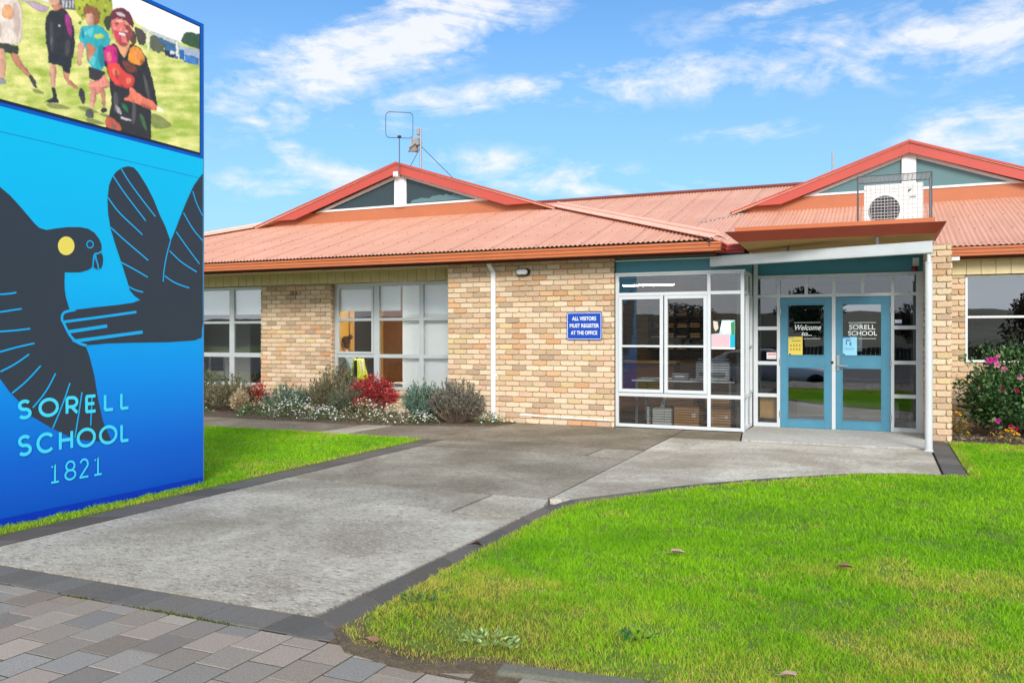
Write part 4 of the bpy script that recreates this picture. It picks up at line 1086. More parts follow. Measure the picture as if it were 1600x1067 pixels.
lines3 = [[(-60, 52), (0, 48), (60, 44), (125, 36)], [(-30, 142), (0, 132), (80, 110), (142, 97)], [(0, 215), (60, 185), (120, 142)], [(48, 305), (110, 255), (168, 190)], [(135, 365), (190, 300), (230, 222)], [(218, 450), (260, 350), (290, 262)], [(310, 490), (325, 400), (340, 300)], [(376, 440), (382, 320)]]
for i, L in enumerate(lines3): ribbon(em, sp(smooth_line(c3(L))), .013, SX+.0045+.00006*i, CY)
thick = [(c2([(850, 990), (640, 1020), (395, 1052)]), .022), (c3([(445, 25), (280, 50)]), .028), (c3([(593, 50), (310, 88)]), .028),
         (c2([(470, 975), (425, 984), (398, 992), (384, 1012), (384, 1042)])+c3([(262, 8), (277, 42), (297, 75), (325, 97), (360, 107)]), .022)]
for i, (L, w) in enumerate(thick): ribbon(em, sp(smooth_line(L)), w, SX+.0052+.0001*i, CY)
# clip what runs past the sign edges
em_o = em.build('cockatoo_emblem', M['signprint'], sg, flip=False)
bm = bmesh.new(); bm.from_mesh(em_o.data)
for (co, no) in (((0, Y1-.001, 0), (0, 1, 0)), ((0, Y0+.001, 0), (0, -1, 0))):
    bmesh.ops.bisect_plane(bm, geom=bm.verts[:]+bm.edges[:]+bm.faces[:], plane_co=co, plane_no=no, clear_outer=True)
bm.to_mesh(em_o.data); bm.free(); orient_x(em_o)
# lettering drawn as round-ended strokes
def arc(cx, cy, rx, ry, a0, a1, n=18): return [(cx+rx*math.cos(R(a0+(a1-a0)*i/n)), cy+ry*math.sin(R(a0+(a1-a0)*i/n))) for i in range(n+1)]
GLY = {'S': [arc(.5, .745, .42, .255, 35, 250, 16)+arc(.5, .255, .45, .255, 80, -145, 18)], 'O': [arc(.5, .5, .5, .5, 0, 360, 36)],
       'R': [[(.06, 0), (.06, 1)], [(.06, 1), (.5, 1)]+arc(.52, .71, .40, .29, 90, -90, 14)+[(.06, .42)], [(.45, .42), (.95, 0)]],
       'E': [[(.06, 0), (.06, 1)], [(.02, 1), (.95, 1)], [(.02, .51), (.85, .51)], [(.02, 0), (.97, 0)]], 'L': [[(.06, 1), (.06, 0)], [(.02, 0), (1, 0)]],
       'C': [arc(.55, .5, .52, .5, 42, 318, 28)], 'H': [[(.05, 0), (.05, 1)], [(.95, 0), (.95, 1)], [(.05, .52), (.95, .52)]],
       '1': [[(.1, .82), (.5, 1), (.5, 0)], [(.05, 0), (.95, 0)]], '8': [arc(.5, .75, .38, .25, 0, 360, 24), arc(.5, .26, .46, .26, 0, 360, 24)],
       '2': [arc(.5, .72, .42, .28, 160, -20, 14)+[(.06, 0)], [(.02, 0), (.97, 0)]]}
lt = MB(); q_ = [0]
def glyph(ch, y0, y1, z0, z1, w, col):
    for st_ in GLY[ch]:
        ribbon(lt, [(y0+(y1-y0)*a, z0+(z1-z0)*b) for a, b in st_], w, SX+.0062+.00004*q_[0], col); q_[0] += 1
def word(chs, xs, z0, z1, w, col=CYT):
    for ch, (a, b) in zip(chs, xs): glyph(ch, s_pt(a/2.667, 700)[0]+w/2, s_pt(b/2.667, 700)[0]-w/2, z0+w/2, z1-w/2, w, col)
word('SORELL', [(68, 132), (158, 243), (268, 328), (350, 403), (428, 474), (496, 538)], .787, .938, .026)
word('SCHOOL', [(68, 133), (147, 225), (240, 305), (317, 397), (410, 487), (497, 538)], .508, .670, .026)
word('1821', [(205, 248), (264, 317), (325, 370), (385, 426)], .262, .422, .016)
orient_x(lt.build('lettering', M['signprint'], sg, flip=False))
# screen: bezel plus the glowing picture
sc = MB(); sc.box(SX-.02, SX+.006, Y0+.06, Y1-.045, 3.155, 4.385); scr = sc.build('screen', M['black'], sg)
pic = MB(); PX0 = SX+.0065; lay = [0]
YS0, YS1, ZS0, ZS1 = Y0+.07, Y1-.052, 3.172, 4.372
def shape(pts, col, sm=0, k=1.0, a=1.0): SHAPES.append((smooth_pts(pts, sm) if sm else pts, np.array(lin(*col, k)), a))
SHAPES = []
shape([(300, -60), (420, -400), (1600, -400), (1600, 350), (1250, 300), (1110, 262), (930, 192), (850, 150), (800, 90), (650, 30)], (252, 253, 254), 0, 1.0)
shape([(-400, -400), (500, -400), (480, 40), (300, 20), (130, -20), (-400, -140)], (236, 240, 244))
shape([(300, -40), (470, 0), (470, 70), (390, 60), (350, 30)], (92, 96, 104))
for i in range(4): shape([(385+i*20, 5), (397+i*20, 8), (397+i*20, 55), (385+i*20, 50)], (214, 216, 220))
shape([(110, -10), (300, 40), (300, 75), (240, 80), (180, 40)], (196, 170, 186), 1)
shape([(455, -60), (520, -90), (690, -80), (700, 60), (680, 190), (640, 175), (590, 120), (500, 120), (462, 70)], (176, 186, 44), 1)
for i in range(26): 
    a, b = random.uniform(480, 690), random.uniform(-20, 150); shape([(a, b-14), (a+13, b), (a, b+13), (a-12, b)], random.choice([(120, 140, 30), (214, 206, 70), (90, 112, 36)]), 1)
shape([(640, 120), (690, 90), (690, 200), (650, 180)], (60, 66, 34), 1)
shape([(1125, 270), (1140, 215), (1180, 200), (1215, 212), (1262, 215), (1262, 320), (1180, 290)], (52, 84, 50), 1)
shape([(825, 160), (880, 185), (915, 230), (900, 290), (860, 280)], (74, 70, 62), 1); shape([(925, 235), (965, 215), (1010, 235), (1030, 285), (1010, 340), (940, 320)], (92, 96, 74), 1)
shape([(885, 180), (1112, 262), (1112, 285), (885, 195)], (198, 210, 214)); shape([(960, 232), (1105, 284), (1105, 375), (1030, 350), (1025, 290)], (62, 112, 158))
shape([(1112, 285), (1252, 318), (1252, 420), (1112, 375)], (170, 186, 206)); shape([(1115, 310), (1145, 318), (1145, 382), (1115, 372)], (40, 106, 190)); shape([(1150, 345), (1235, 365), (1235, 410), (1150, 392)], (66, 126, 200))
shape([(1008, 310), (1060, 325), (1095, 340), (1090, 368), (1030, 350)], (38, 44, 60), 1); shape([(1060, 318), (1090, 328), (1088, 345), (1058, 338)], (232, 232, 236)); shape([(915, 190), (925, 193), (925, 320), (915, 316)], (232, 238, 240)); shape([(1097, 262), (1108, 265), (1108, 360), (1097, 356)], (232, 238, 240))
SK, SK2, BK = (226, 170, 140), (206, 138, 108), (42, 40, 42)
# boy in a pale shirt at the left edge
shape([(-90, -60), (60, -40), (118, 0), (138, 120), (132, 210), (118, 292), (-90, 262)], (242, 226, 212), 1); shape([(20, 30), (70, 40), (90, 110), (40, 130), (0, 90)], (238, 176, 120), 1)
shape([(-90, 255), (108, 290), (110, 346), (-90, 320)], (58, 62, 46)); shape([(-30, 300), (28, 312), (30, 420), (22, 500), (-10, 500), (-30, 420)], SK, 1); shape([(60, 330), (108, 345), (130, 400), (190, 465), (178, 490), (120, 440), (75, 390)], SK2, 1)
shape([(168, 470), (205, 478), (232, 550), (214, 560), (190, 520)], (64, 60, 64), 1); shape([(-20, 490), (30, 495), (40, 528), (-20, 532)], (150, 148, 156), 1)
# boy in black
shape([(296, -40), (350, -60), (372, 0), (362, 34), (320, 44), (296, 10)], SK, 1); shape([(315, 38), (378, 30), (400, 60), (330, 72)], SK2)
shape([(312, 62), (350, 74), (388, 46), (425, 92), (456, 150), (466, 300), (446, 395), (300, 360), (274, 240), (280, 110)], BK, 1); shape([(405, 80), (440, 110), (448, 235), (424, 232), (402, 150)], (168, 44, 130), 1)
shape([(360, 155), (372, 160), (370, 172), (358, 168)], (220, 214, 210)); shape([(310, 230), (330, 235), (318, 290), (304, 285)], (104, 96, 90), 1)
shape([(296, 330), (446, 372), (432, 466), (388, 452), (380, 420), (350, 412), (296, 396)], (34, 34, 38)); shape([(298, 398), (350, 412), (346, 470), (342, 556), (318, 556), (308, 480)], SK, 1)
shape([(388, 446), (432, 466), (430, 505), (492, 550), (478, 566), (410, 525), (396, 490)], SK2, 1); shape([(318, 552), (344, 552), (352, 610), (364, 648), (264, 642), (322, 612)], (36, 36, 42), 0); shape([(482, 556), (522, 558), (532, 640), (512, 660), (498, 640)], (56, 54, 60), 1)
# boy in a teal shirt
shape([(512, 60), (540, 38), (590, 44), (620, 85), (616, 150), (590, 165), (530, 130)], (150, 92, 52), 1); shape([(530, 85), (582, 90), (592, 140), (572, 172), (545, 160), (530, 125)], SK, 1); shape([(550, 160), (590, 160), (590, 180), (555, 180)], SK2)
shape([(500, 172), (552, 160), (625, 165), (672, 214), (690, 262), (660, 310), (652, 452), (545, 422), (530, 292), (484, 262)], (40, 176, 190), 1)
shape([(532, 262), (600, 300), (585, 340), (552, 402), (538, 345)], (206, 132, 90), 1); shape([(580, 215), (640, 215), (650, 245), (590, 250)], (190, 214, 96), 1); shape([(520, 190), (560, 185), (560, 215), (520, 230)], (120, 214, 220), 1)
shape([(486, 260), (530, 280), (510, 350), (500, 420), (478, 410), (478, 330)], SK, 1); shape([(548, 422), (652, 452), (650, 500), (600, 515), (552, 490)], (58, 50, 48), 0)
shape([(556, 520), (600, 520), (600, 600), (580, 690), (552, 690), (560, 610)], SK, 1); shape([(615, 520), (652, 560), (656, 670), (636, 670), (625, 600)], SK2, 1)
shape([(526, 700), (560, 680), (584, 715), (576, 745), (530, 735)], (88, 86, 92), 1); shape([(620, 690), (650, 666), (668, 700), (640, 714)], (50, 48, 54), 1)
# laughing boy with a cap, powder paint on his shirt
shape([(816, 180), (846, 220), (850, 280), (822, 290), (805, 240)], (96, 62, 44), 1); shape([(716, 250), (806, 250), (806, 300), (770, 362), (740, 340)], (240, 170, 120), 0)
shape([(640, 300), (715, 276), (770, 370), (812, 280), (872, 300), (912, 370), (940, 470), (965, 580), (982, 660), (940, 690), (940, 880), (650, 810), (690, 660), (680, 500), (648, 400)], (40, 36, 34), 0)
shape([(640, 300), (716, 278), (738, 380), (700, 410), (652, 400)], (216, 20, 130), 1); shape([(652, 400), (735, 390), (770, 455), (840, 480), (832, 548), (770, 556), (690, 520)], (232, 70, 56), 1); shape([(788, 372), (815, 288), (872, 302), (905, 372), (880, 420), (820, 400)], (238, 150, 40), 1); shape([(745, 380), (800, 390), (870, 440), (800, 470)], (120, 58, 40), 1)
shape([(655, 720), (700, 740), (760, 800), (745, 830), (650, 800)], (206, 96, 70), 1); shape([(748, 640), (790, 665), (800, 710), (765, 690)], (44, 110, 66), 1); shape([(712, 650), (745, 680), (760, 730), (720, 700)], (196, 192, 196), 1); shape([(860, 700), (900, 740), (920, 830), (890, 800)], (66, 108, 60), 1); shape([(750, 730), (820, 752), (815, 762), (750, 742)], (212, 208, 206))
shape([(690, 130), (745, 108), (822, 175), (818, 240), (792, 282), (748, 285), (712, 255), (695, 200)], (232, 120, 110), 1); shape([(700, 190), (740, 200), (760, 275), (720, 255)], (226, 62, 84), 1); shape([(735, 206), (784, 216), (770, 236), (742, 226)], (252, 246, 240), 1); shape([(730, 200), (788, 211), (784, 217), (734, 206)], (150, 40, 50))
shape([(712, 148), (736, 146), (738, 153), (714, 155)], (90, 50, 46)); shape([(770, 158), (798, 166), (796, 173), (770, 165)], (90, 50, 46)); shape([(745, 165), (757, 168), (760, 196), (740, 192)], (240, 140, 122), 1)
shape([(680, 140), (684, 80), (720, 56), (768, 56), (808, 88), (832, 140), (826, 185), (800, 150), (745, 112), (695, 128)], (112, 40, 56), 1); shape([(720, 75), (775, 88), (778, 116), (750, 104), (725, 100)], (206, 190, 190), 1)
shape([(648, 462), (690, 540), (640, 556), (606, 600), (588, 580), (548, 560), (556, 530), (546, 505), (590, 512), (620, 500)], (240, 150, 130), 1); shape([(558, 560), (600, 560), (596, 640), (575, 650)], (240, 160, 140), 1)
shape([(800, 552), (826, 548), (858, 590), (980, 650), (976, 690), (940, 692), (850, 650), (768, 630), (762, 615), (806, 606)], (240, 128, 96), 1); shape([(975, 660), (1025, 690), (1020, 712), (975, 705)], (248, 242, 200), 1)
DS, LT = (30, 22, 24), (255, 246, 232)
# soft light and shade of the photograph shown on the screen
for P_ in ([(270, 640), (380, 650), (470, 690), (300, 690)], [(470, 660), (560, 670), (640, 720), (500, 700)], [(520, 735), (600, 745), (680, 790), (540, 780)], [(610, 705), (690, 720), (690, 745), (620, 730)], [(190, 550), (260, 565), (280, 600), (200, 585)], [(930, 700), (1000, 720), (1100, 800), (940, 820)]): shape(P_, (70, 92, 24), 2, 1, .7)
for P_ in ([(780, 150), (826, 180), (818, 245), (790, 284), (775, 220)], [(722, 262), (800, 270), (790, 300), (745, 300)], [(690, 180), (705, 190), (700, 225), (692, 210)]): shape(P_, (120, 34, 40), 2, 1, .75)
for P_ in ([(715, 128), (760, 122), (770, 148), (725, 146)], [(742, 178), (760, 182), (758, 200), (744, 196)], [(772, 186), (800, 192), (796, 212), (774, 206)], [(708, 170), (726, 174), (724, 192), (706, 186)]): shape(P_, (255, 206, 184), 2, 1, .75)
shape([(710, 158), (738, 157), (738, 166), (712, 166)], (64, 26, 26), 1, 1, .9); shape([(768, 168), (798, 176), (796, 184), (770, 177)], (64, 26, 26), 1, 1, .9); shape([(706, 142), (738, 138), (740, 144), (708, 149)], (84, 44, 36), 1, 1, .9); shape([(770, 149), (800, 158), (799, 165), (770, 156)], (84, 44, 36), 1, 1, .9)
shape([(732, 214), (786, 224), (768, 240), (742, 232)], (120, 20, 36), 1, 1, .55); shape([(740, 212), (780, 218), (770, 227), (744, 221)], (255, 252, 246), 1, 1, .95)
for P_ in ([(700, 560), (740, 590), (735, 700), (705, 720)], [(820, 600), (850, 650), (845, 780), (815, 790)], [(880, 430), (925, 520), (940, 640), (905, 600)], [(690, 760), (730, 790), (720, 830), (680, 810)]): shape(P_, (104, 98, 96), 2, 1, .6)
for P_ in ([(655, 330), (690, 320), (700, 390), (665, 395)], [(690, 430), (730, 420), (750, 480), (700, 480)], [(780, 480), (825, 490), (815, 530), (780, 535)], [(830, 320), (865, 330), (880, 380), (840, 370)]): shape(P_, (255, 150, 110), 2, 1, .6)
for P_ in ([(716, 410), (740, 470), (735, 520), (706, 470)], [(744, 520), (790, 545), (775, 556), (740, 545)], [(700, 300), (730, 330), (728, 375), (706, 350)], [(870, 370), (905, 380), (895, 415), (865, 410)]): shape(P_, (90, 12, 30), 2, 1, .6)
for i in range(4): shape([(548+i*9, 548+i*18), (600+i*3, 548+i*12), (602+i*3, 556+i*12), (552+i*9, 560+i*18)], (150, 66, 56), 0, 1, .8); shape([(770+i*10, 600+i*13), (815+i*6, 600+i*11), (815+i*6, 606+i*11), (772+i*10, 608+i*13)], (150, 60, 48), 0, 1, .8)
for P_ in ([(880, 640), (960, 680), (945, 694), (868, 658)], [(600, 560), (650, 540), (690, 536), (660, 558)]): shape(P_, (140, 48, 40), 1, 1, .6)
for P_ in ([(300, 130), (330, 130), (335, 330), (305, 330)], [(400, 250), (440, 250), (430, 360), (395, 350)]): shape(P_, (92, 90, 94), 2, 1, .5)
for P_ in ([(600, 290), (650, 270), (650, 430), (610, 420)], [(500, 190), (520, 180), (530, 250), (505, 250)]): shape(P_, (10, 92, 112), 2, 1, .6)
for P_ in ([(540, 175), (590, 172), (570, 240), (545, 235)], [(545, 350), (600, 350), (590, 420), (556, 410)]): shape(P_, (130, 236, 236), 2, 1, .5)
for P_ in ([(572, 90), (590, 100), (590, 150), (570, 165)],): shape(P_, (130, 70, 50), 1, 1, .6)
shape([(538, 108), (552, 107), (552, 112), (538, 113)], (60, 32, 26), 0, 1, .9); shape([(566, 110), (580, 112), (580, 117), (566, 115)], (60, 32, 26), 0, 1, .9); shape([(546, 146), (568, 148), (564, 153), (548, 151)], (150, 60, 56), 0, 1, .9)
for P_ in ([(330, 410), (350, 412), (344, 540), (332, 540)], [(110, 400), (130, 400), (190, 465), (180, 475)], [(595, 530), (600, 600), (582, 680), (575, 660)], [(415, 500), (432, 506), (490, 552), (480, 560)]): shape(P_, (150, 84, 60), 1, 1, .6)
for P_ in ([(60, 20), (110, 20), (130, 150), (110, 260), (80, 200)], [(-40, 120), (10, 150), (10, 250), (-40, 230)]): shape(P_, (186, 150, 140), 2, 1, .55)
for i in range(60):
    a_, b_ = random.uniform(-50, 1240), random.uniform(330, 900); shape([(a_, b_), (a_+60, b_+12), (a_+64, b_+18), (a_, b_+8)], random.choice([(140, 166, 46), (236, 236, 150), (120, 150, 40)]), 0, 1, .35) if b_ > 560+a_*.25 or a_ > 1000 else None
# the picture is laid out in the sign's own plane as a fine coloured grid
GW, GH = 560, 250
gy = np.linspace(YS0, YS1, GW); gz = np.linspace(ZS0, ZS1, GH); YY, ZZ = np.meshgrid(gy, gz); YY = YY.ravel(); ZZ = ZZ.ravel()
dxr = SX*CA+YY*SA; dfw = -SX*SA+YY*CA
QX = (800+FOC*dxr/dfw)*4; QY = (HOR-FOC*(ZZ-EYE)/dfw)*4
ng = smooth_noise(QX, QY, .012, 900)*.5+smooth_noise(QX*.5, QY*2, .02, 910)*.5
t_ = np.clip((ng-.5)*2.6+.5-.2*(ZZ-3.6), 0, 1)[:, None]
IMG = np.array(lin(244, 240, 150))*(1-t_)+np.array(lin(166, 190, 62))*t_
IMG *= (.82+.36*np.random.default_rng(5).random(len(QX)))[:, None]
WX = QX+6*(smooth_noise(QX, QY, .05, 801)-.5)*2+1.5*np.random.default_rng(3).normal(0, 1, len(QX))*.6; WYq = QY+6*(smooth_noise(QX, QY, .05, 811)-.5)*2+1.5*np.random.default_rng(4).normal(0, 1, len(QX))*.6
for i_, (P_, c_, al_) in enumerate(SHAPES):
    k = inside(P_, WX, WYq)
    if not k.any(): continue
    ed_ = edge_dist(P_, QX[k], QY[k]); size = max(8.0, ed_.max()); lo = min(p[0] for p in P_); hi = max(p[0] for p in P_)
    f = .60+.40*np.clip(ed_/size*1.6, 0, 1)+.22*(smooth_noise(QX[k], QY[k], .03, 930+i_)-.5)*2+.22*(smooth_noise(QX[k], QY[k]*.4, .11, 700+i_)-.5)*2+.22*(.5-(QX[k]-lo)/max(1, hi-lo))
    if c_.min() > .75: f = .9+.1*f
    if c_.max() < .05: f = f*.9+.35*(smooth_noise(QX[k], QY[k], .045, 990+i_) > .62)
    soft = np.clip(ed_/(size*.7), 0, 1)[:, None]*al_ if al_ < 1 else 1.0
    IMG[k] = IMG[k]*(1-soft)+c_*f[:, None]*soft
IMG = IMG.reshape(GH, GW, 3)
for _ in range(2):
    B_ = np.pad(IMG, ((1, 1), (1, 1), (0, 0)), 'edge'); IMG = (B_[1:-1, 1:-1]*4+B_[:-2, 1:-1]+B_[2:, 1:-1]+B_[1:-1, :-2]+B_[1:-1, 2:])/8
V = np.stack([np.full(GW*GH, PX0), YY, ZZ], 1); ii, jj = np.meshgrid(np.arange(GW-1), np.arange(GH-1)); q = (jj*GW+ii).ravel()
np_mesh('screen_picture', V, np.stack([q, q+1, q+1+GW, q+GW], 1), M['screen'], scr, np.clip(IMG[:-1, :-1].reshape(-1, 3), 0, 1.2))
# ================================================================== things on the roof
AY = 13.6
ac = thing('air_conditioner', 'white outdoor air conditioner unit with round fan on the porch canopy', 'air conditioner', (.19, AY+.15, 2.86))
X0, X1, Z0, Z1 = -.205, .595, 2.93, 3.68
mb = MB(); mb.box(X0, X1, AY, AY+.32, Z0, Z1); mb.box(X0-.004, X1+.004, AY-.006, AY+.325, Z1-.075, Z1-.068)
cas = mb.build('casing', M['acwhite'], ac, bevel=.012)
fx, fz, fr = .075, 3.30, .205
mb = MB(); mb.lathe([(fr, -.004), (fr, -.002), (.001, -.0015)], 40, (fx, AY, fz), 'y'); mb.build('fan_opening', M['black'], cas)
mb = MB()
for k in range(3):
    a = 2*math.pi*k/3+.3
    P = [(fx+math.cos(a)*.05, fz+math.sin(a)*.05), (fx+math.cos(a+.15)*.18, fz+math.sin(a+.15)*.18), (fx+math.cos(a+1.2)*.185, fz+math.sin(a+1.2)*.185), (fx+math.cos(a+1.4)*.05, fz+math.sin(a+1.4)*.05)]
    mb.prism_y(P, AY-.008, AY-.005)
mb.lathe([(.05, -.014), (.05, -.004)], 18, (fx, AY, fz), 'y'); mb.build('fan', M['black'], cas)
mb = MB()
for i in range(-9, 10):
    d = i*.0225; hh = math.sqrt(max(0, fr*fr-d*d))
    if hh > .02 and i % 2 == 0:
        mb.tube([(fx+d, AY-.02, fz-hh), (fx+d, AY-.02, fz+hh)], .0022, 5); mb.tube([(fx-hh, AY-.022, fz+d), (fx+hh, AY-.022, fz+d)], .0028 if i % 2 else .004, 5)
mb.lathe([(fr+.006, -.024), (fr+.012, -.018), (fr+.012, .0), (fr-.004, -.002)], 40, (fx, AY, fz), 'y', caps=False); mb.build('fan_grille', M['acwhite'], cas)
mb = MB(); mb.prism_y([(.395, 3.585), (.445, 3.592), (.397, 3.535)], AY-.003, AY-.0005); mb.build('triangle_emblem', M['darkwire'], cas)
text_on_y('lettering', 'DAIKIN', .455, AY-.001, 3.468, .036, M['darkwire'], cas, width=.085, bold=.0012, extrude=.0005)
for xx in (X0+.12, X1-.12): bx('foot', (xx-.03, xx+.03, AY-.03, AY+.36, 2.832, 2.93), M['galv'], ac)
cg = thing('wire_cage', 'galvanised wire mesh cage around the air conditioner', 'cage', (.2, AY, 2.84))
mb = MB(); cx0, cx1, cy0, cy1, cz0, cz1 = -.295, .70, AY-.16, AY+.46, 2.90, 3.79
def wire(a, b, r=.0032): mb.tube([a, b], r, 4, cap=False)
def frange(a, b, s):
    n_ = int((b-a)/s); return [a+(b-a)*i/n_ for i in range(n_+1)]
for x in frange(cx0, cx1, .062): wire((x, cy0, cz1), (x, cy1, cz1)); wire((x, cy0, cz0), (x, cy0, cz1), .0016)
for z in frange(cz0, cz1, .062): wire((cx0, cy0, z), (cx1, cy0, z), .0016); wire((cx1, cy0, z), (cx1, cy1, z), .0022); wire((cx0, cy0, z), (cx0, cy1, z), .0022)
for y in frange(cy0, cy1, .062): wire((cx0, y, cz1), (cx1, y, cz1)); wire((cx1, y, cz0), (cx1, y, cz1), .0022); wire((cx0, y, cz0), (cx0, y, cz1), .0022)
mb.build('mesh_panel', M['galv'], cg)
mb = MB()
for (x, y) in ((cx0, cy0), (cx1, cy0), (cx0, cy1), (cx1, cy1)): wire((x, y, 2.835), (x, y, cz1), .006)
for y in (cy0, cy1): wire((cx0, y, cz1), (cx1, y, cz1), .006)
for x in (cx0, cx1): wire((x, cy0, cz1), (x, cy1, cz1), .006)
mb.build('cage_frame', M['darkwire'], cg)

la = thing('loop_antenna', 'rounded square loop antenna on a thin rod at the left gable peak', 'antenna', (-9.59, 15.7, 5.0))
mb = MB(); mb.tube([(-9.60, 15.66, 4.95), (-9.60, 15.66, 5.78)], .012, 8); mb.build('rod', M['darkwire'], la)
cth = Vector((math.cos(R(32)), math.sin(R(32)), 0)); P = []
for (sx, sz, a0) in ((1, 1, 0), (-1, 1, 90), (-1, -1, 180), (1, -1, 270)):
    for i in range(6): a = R(a0+90*i/5); P.append((sx*.22+.09*math.cos(a), sz*.19+.09*math.sin(a)))
hw = .30
mb = MB(); mb.tube([tuple(Vector((-9.60, 15.66, 6.03))+cth*u*.95+Vector((0, 0, v))) for u, v in P], .0085, 6, closed=True); mb.build('loop', M['darkwire'], la)
mb = MB(); mb.box(-9.635, -9.565, 15.63, 15.69, 5.745, 5.80); mb.build('clamp', M['black'], la, bevel=.008)
da = thing('dish_antenna', 'grey mast with curved panel dish and two stays on the left gable roof', 'antenna', (-10.13, 17.5, 5.15))
mb = MB(); mb.tube([(-10.13, 17.5, 5.05), (-10.13, 17.5, 6.40)], .026, 10); mb.build('mast', M['galv'], da)
mb = MB(); G = []
for j in range(7):
    v_ = j/6; zl = 5.87+.345*v_
    xl_ = -10.44+.10*v_+.05*math.sin(math.pi*v_); xr_ = -10.22+.05*v_
    G.append([(xl_+(xr_-xl_)*i/5, 17.42+.10*i/5-.05*math.sin(math.pi*i/5), zl-.015*i/5) for i in range(6)])
vs_d = [p for r_ in G for p in r_]; fs_d = [(j*6+i, j*6+i+1, j*6+i+7, j*6+i+6) for j in range(6) for i in range(5)]
mb.add(vs_d, fs_d); dsh = mb.build('dish', M['dishgrey'], da, smooth=True, flip=False); dsh.modifiers.new('t', 'SOLIDIFY').thickness = .012
mb = MB(); mb.tube([(-10.38, 17.36, 5.95), (-10.22, 17.42, 6.08), (-10.13, 17.48, 6.05)], .03, 8); mb.box(-10.21, -10.13, 17.4, 17.56, 6.02, 6.12); mb.build('feed_arm', M['galv'], da)
mb = MB(); mb.box(-10.22, -10.14, 17.44, 17.54, 6.27, 6.42); mb.build('radio_box', M['acgrey'], da, bevel=.01)
for p in ((-9.16, 17.5, 5.08), (-10.48, 17.2, 5.1)):
    mb = MB(); mb.tube([(-10.12, 17.5, 6.0), p], .010, 6); mb.build('stay', M['darkwire'], da)
wp = MB(); wp.tube([(-1.04, 21.9, 5.0), (-1.04, 21.9, 5.94)], .024, 8); tag(wp.build('roof_pipe', M['galv']), 'thin grey pipe standing on the far ridge left of the right gable', 'pipe')
bk = MB(); bk.box(-2.25, -2.19, 12.00, 12.035, 2.765, 2.80); bk.tube([(-2.22, 12.012, 2.77), (-2.215, 12.008, 2.70)], .004, 5); tag(bk.build('gutter_bracket', M['black']), 'small black bracket clipped on the end of the long gutter', 'bracket')

# ================================================================== things seen through the glass
dk_ = thing('desk', 'long white topped desk behind the corner window', 'desk', (-2.8, 13.3, 0))
bx('desk_top', (-3.62, -2.0, 12.95, 13.65, .70, .73), M['white'], dk_)
for (a, b) in ((-3.55, 13.0), (-3.55, 13.6), (-2.08, 13.0), (-2.08, 13.6)): bx('leg', (a-.02, a+.02, b-.02, b+.02, .03, .70), M['galv'], dk_)
pr = thing('printer', 'bulky white office printer on the desk in the corner window', 'printer', (-2.3, 13.3, .73))
bx('body', (-2.62, -2.1, 13.05, 13.5, .731, 1.02), M['acwhite'], pr, .02); bx('scanner_lid', (-2.60, -2.12, 13.07, 13.5, 1.022, 1.07), M['acgrey'], pr, .015); bx('paper_tray', (-2.56, -2.16, 13.0, 13.05, .80, .86), M['acgrey'], pr, .01)
rd = thing('desk_radio', 'small grey radio on the desk left of the printer', 'radio', (-2.85, 13.1, .73))
bx('body', (-3.0, -2.74, 13.05, 13.2, .731, .83), M['acgrey'], rd, .015); bx('dial', (-2.95, -2.8, 13.042, 13.05, .76, .80), M['white'], rd, .003)
def carton(x0, x1, y0, y1, z0, z1, label, mat=M['card'], flaps=True, name='cardboard_box', cat='box'):
    t_ = thing(name, label, cat, ((x0+x1)/2, (y0+y1)/2, z0), 'boxes on the floor of the corner room')
    bx('carton', (x0, x1, y0, y1, z0, z1), mat, t_, .006); bx('tape', ((x0+x1)/2-.02, (x0+x1)/2+.02, y0-.002, y1, z1+.0005, z1+.002), M['timber'], t_, 0)
    if flaps: bx('label_patch', (x0+(x1-x0)*.72, x0+(x1-x0)*.86, y0-.003, y0-.001, z0+(z1-z0)*.45, z0+(z1-z0)*.65), M['white'], t_, 0)
carton(-2.92, -2.53, 12.86, 13.2, .035, .33, 'brown box with white patch directly on the floor by the window')
carton(-3.04, -2.62, 12.9, 13.2, .333, .48, 'flat brown box stacked on the floor box with the white patch', flaps=False)
carton(-2.36, -2.06, 12.9, 13.2, .035, .30, 'brown box on the floor behind the narrow corner pane')
carton(-2.45, -2.08, 12.92, 13.2, .303, .46, 'brown box stacked behind the narrow corner pane', flaps=False)
carton(-3.26, -2.96, 12.86, 13.1, .035, .29, 'white archive box on the floor left of the brown boxes', M['acwhite'], False, 'archive_box')
bd = MB(); bd.box(-3.36, -3.325, 12.9, 13.15, .035, .30); tag(bd.build('ring_binder', M['acwhite'], bevel=.004), 'white ring binder standing left of the archive box', 'binder')
bd = MB(); bd.hexa([(-3.15, 12.9, .292), (-3.09, 12.9, .292), (-3.09, 13.1, .292), (-3.15, 13.1, .292)], [(-3.10, 12.9, .46), (-3.04, 12.9, .46), (-3.04, 13.1, .46), (-3.10, 13.1, .46)])
tag(bd.build('ring_binder', M['acwhite'], bevel=.004), 'grey white binder leaning on top of the archive box', 'binder')
ph = thing('pigeonhole_shelf', 'dark framed wooden pigeonhole shelf on the back wall of the corner room', 'shelf', (-3.6, 16.1, 1.2))
mb = MB(); sx0, sx1, sz0, sz1 = -4.1, -3.1, 1.15, 2.0
for i in range(5): xx = sx0+(sx1-sx0)*i/4; mb.box(xx-.015, xx+.015, 15.9, 16.19, sz0, sz1)
for i in range(5): zz = sz0+(sz1-sz0)*i/4; mb.box(sx0, sx1, 15.905, 16.19, zz-.012, zz+.012)
mb.build('shelf_frame', M['darkin'], ph)
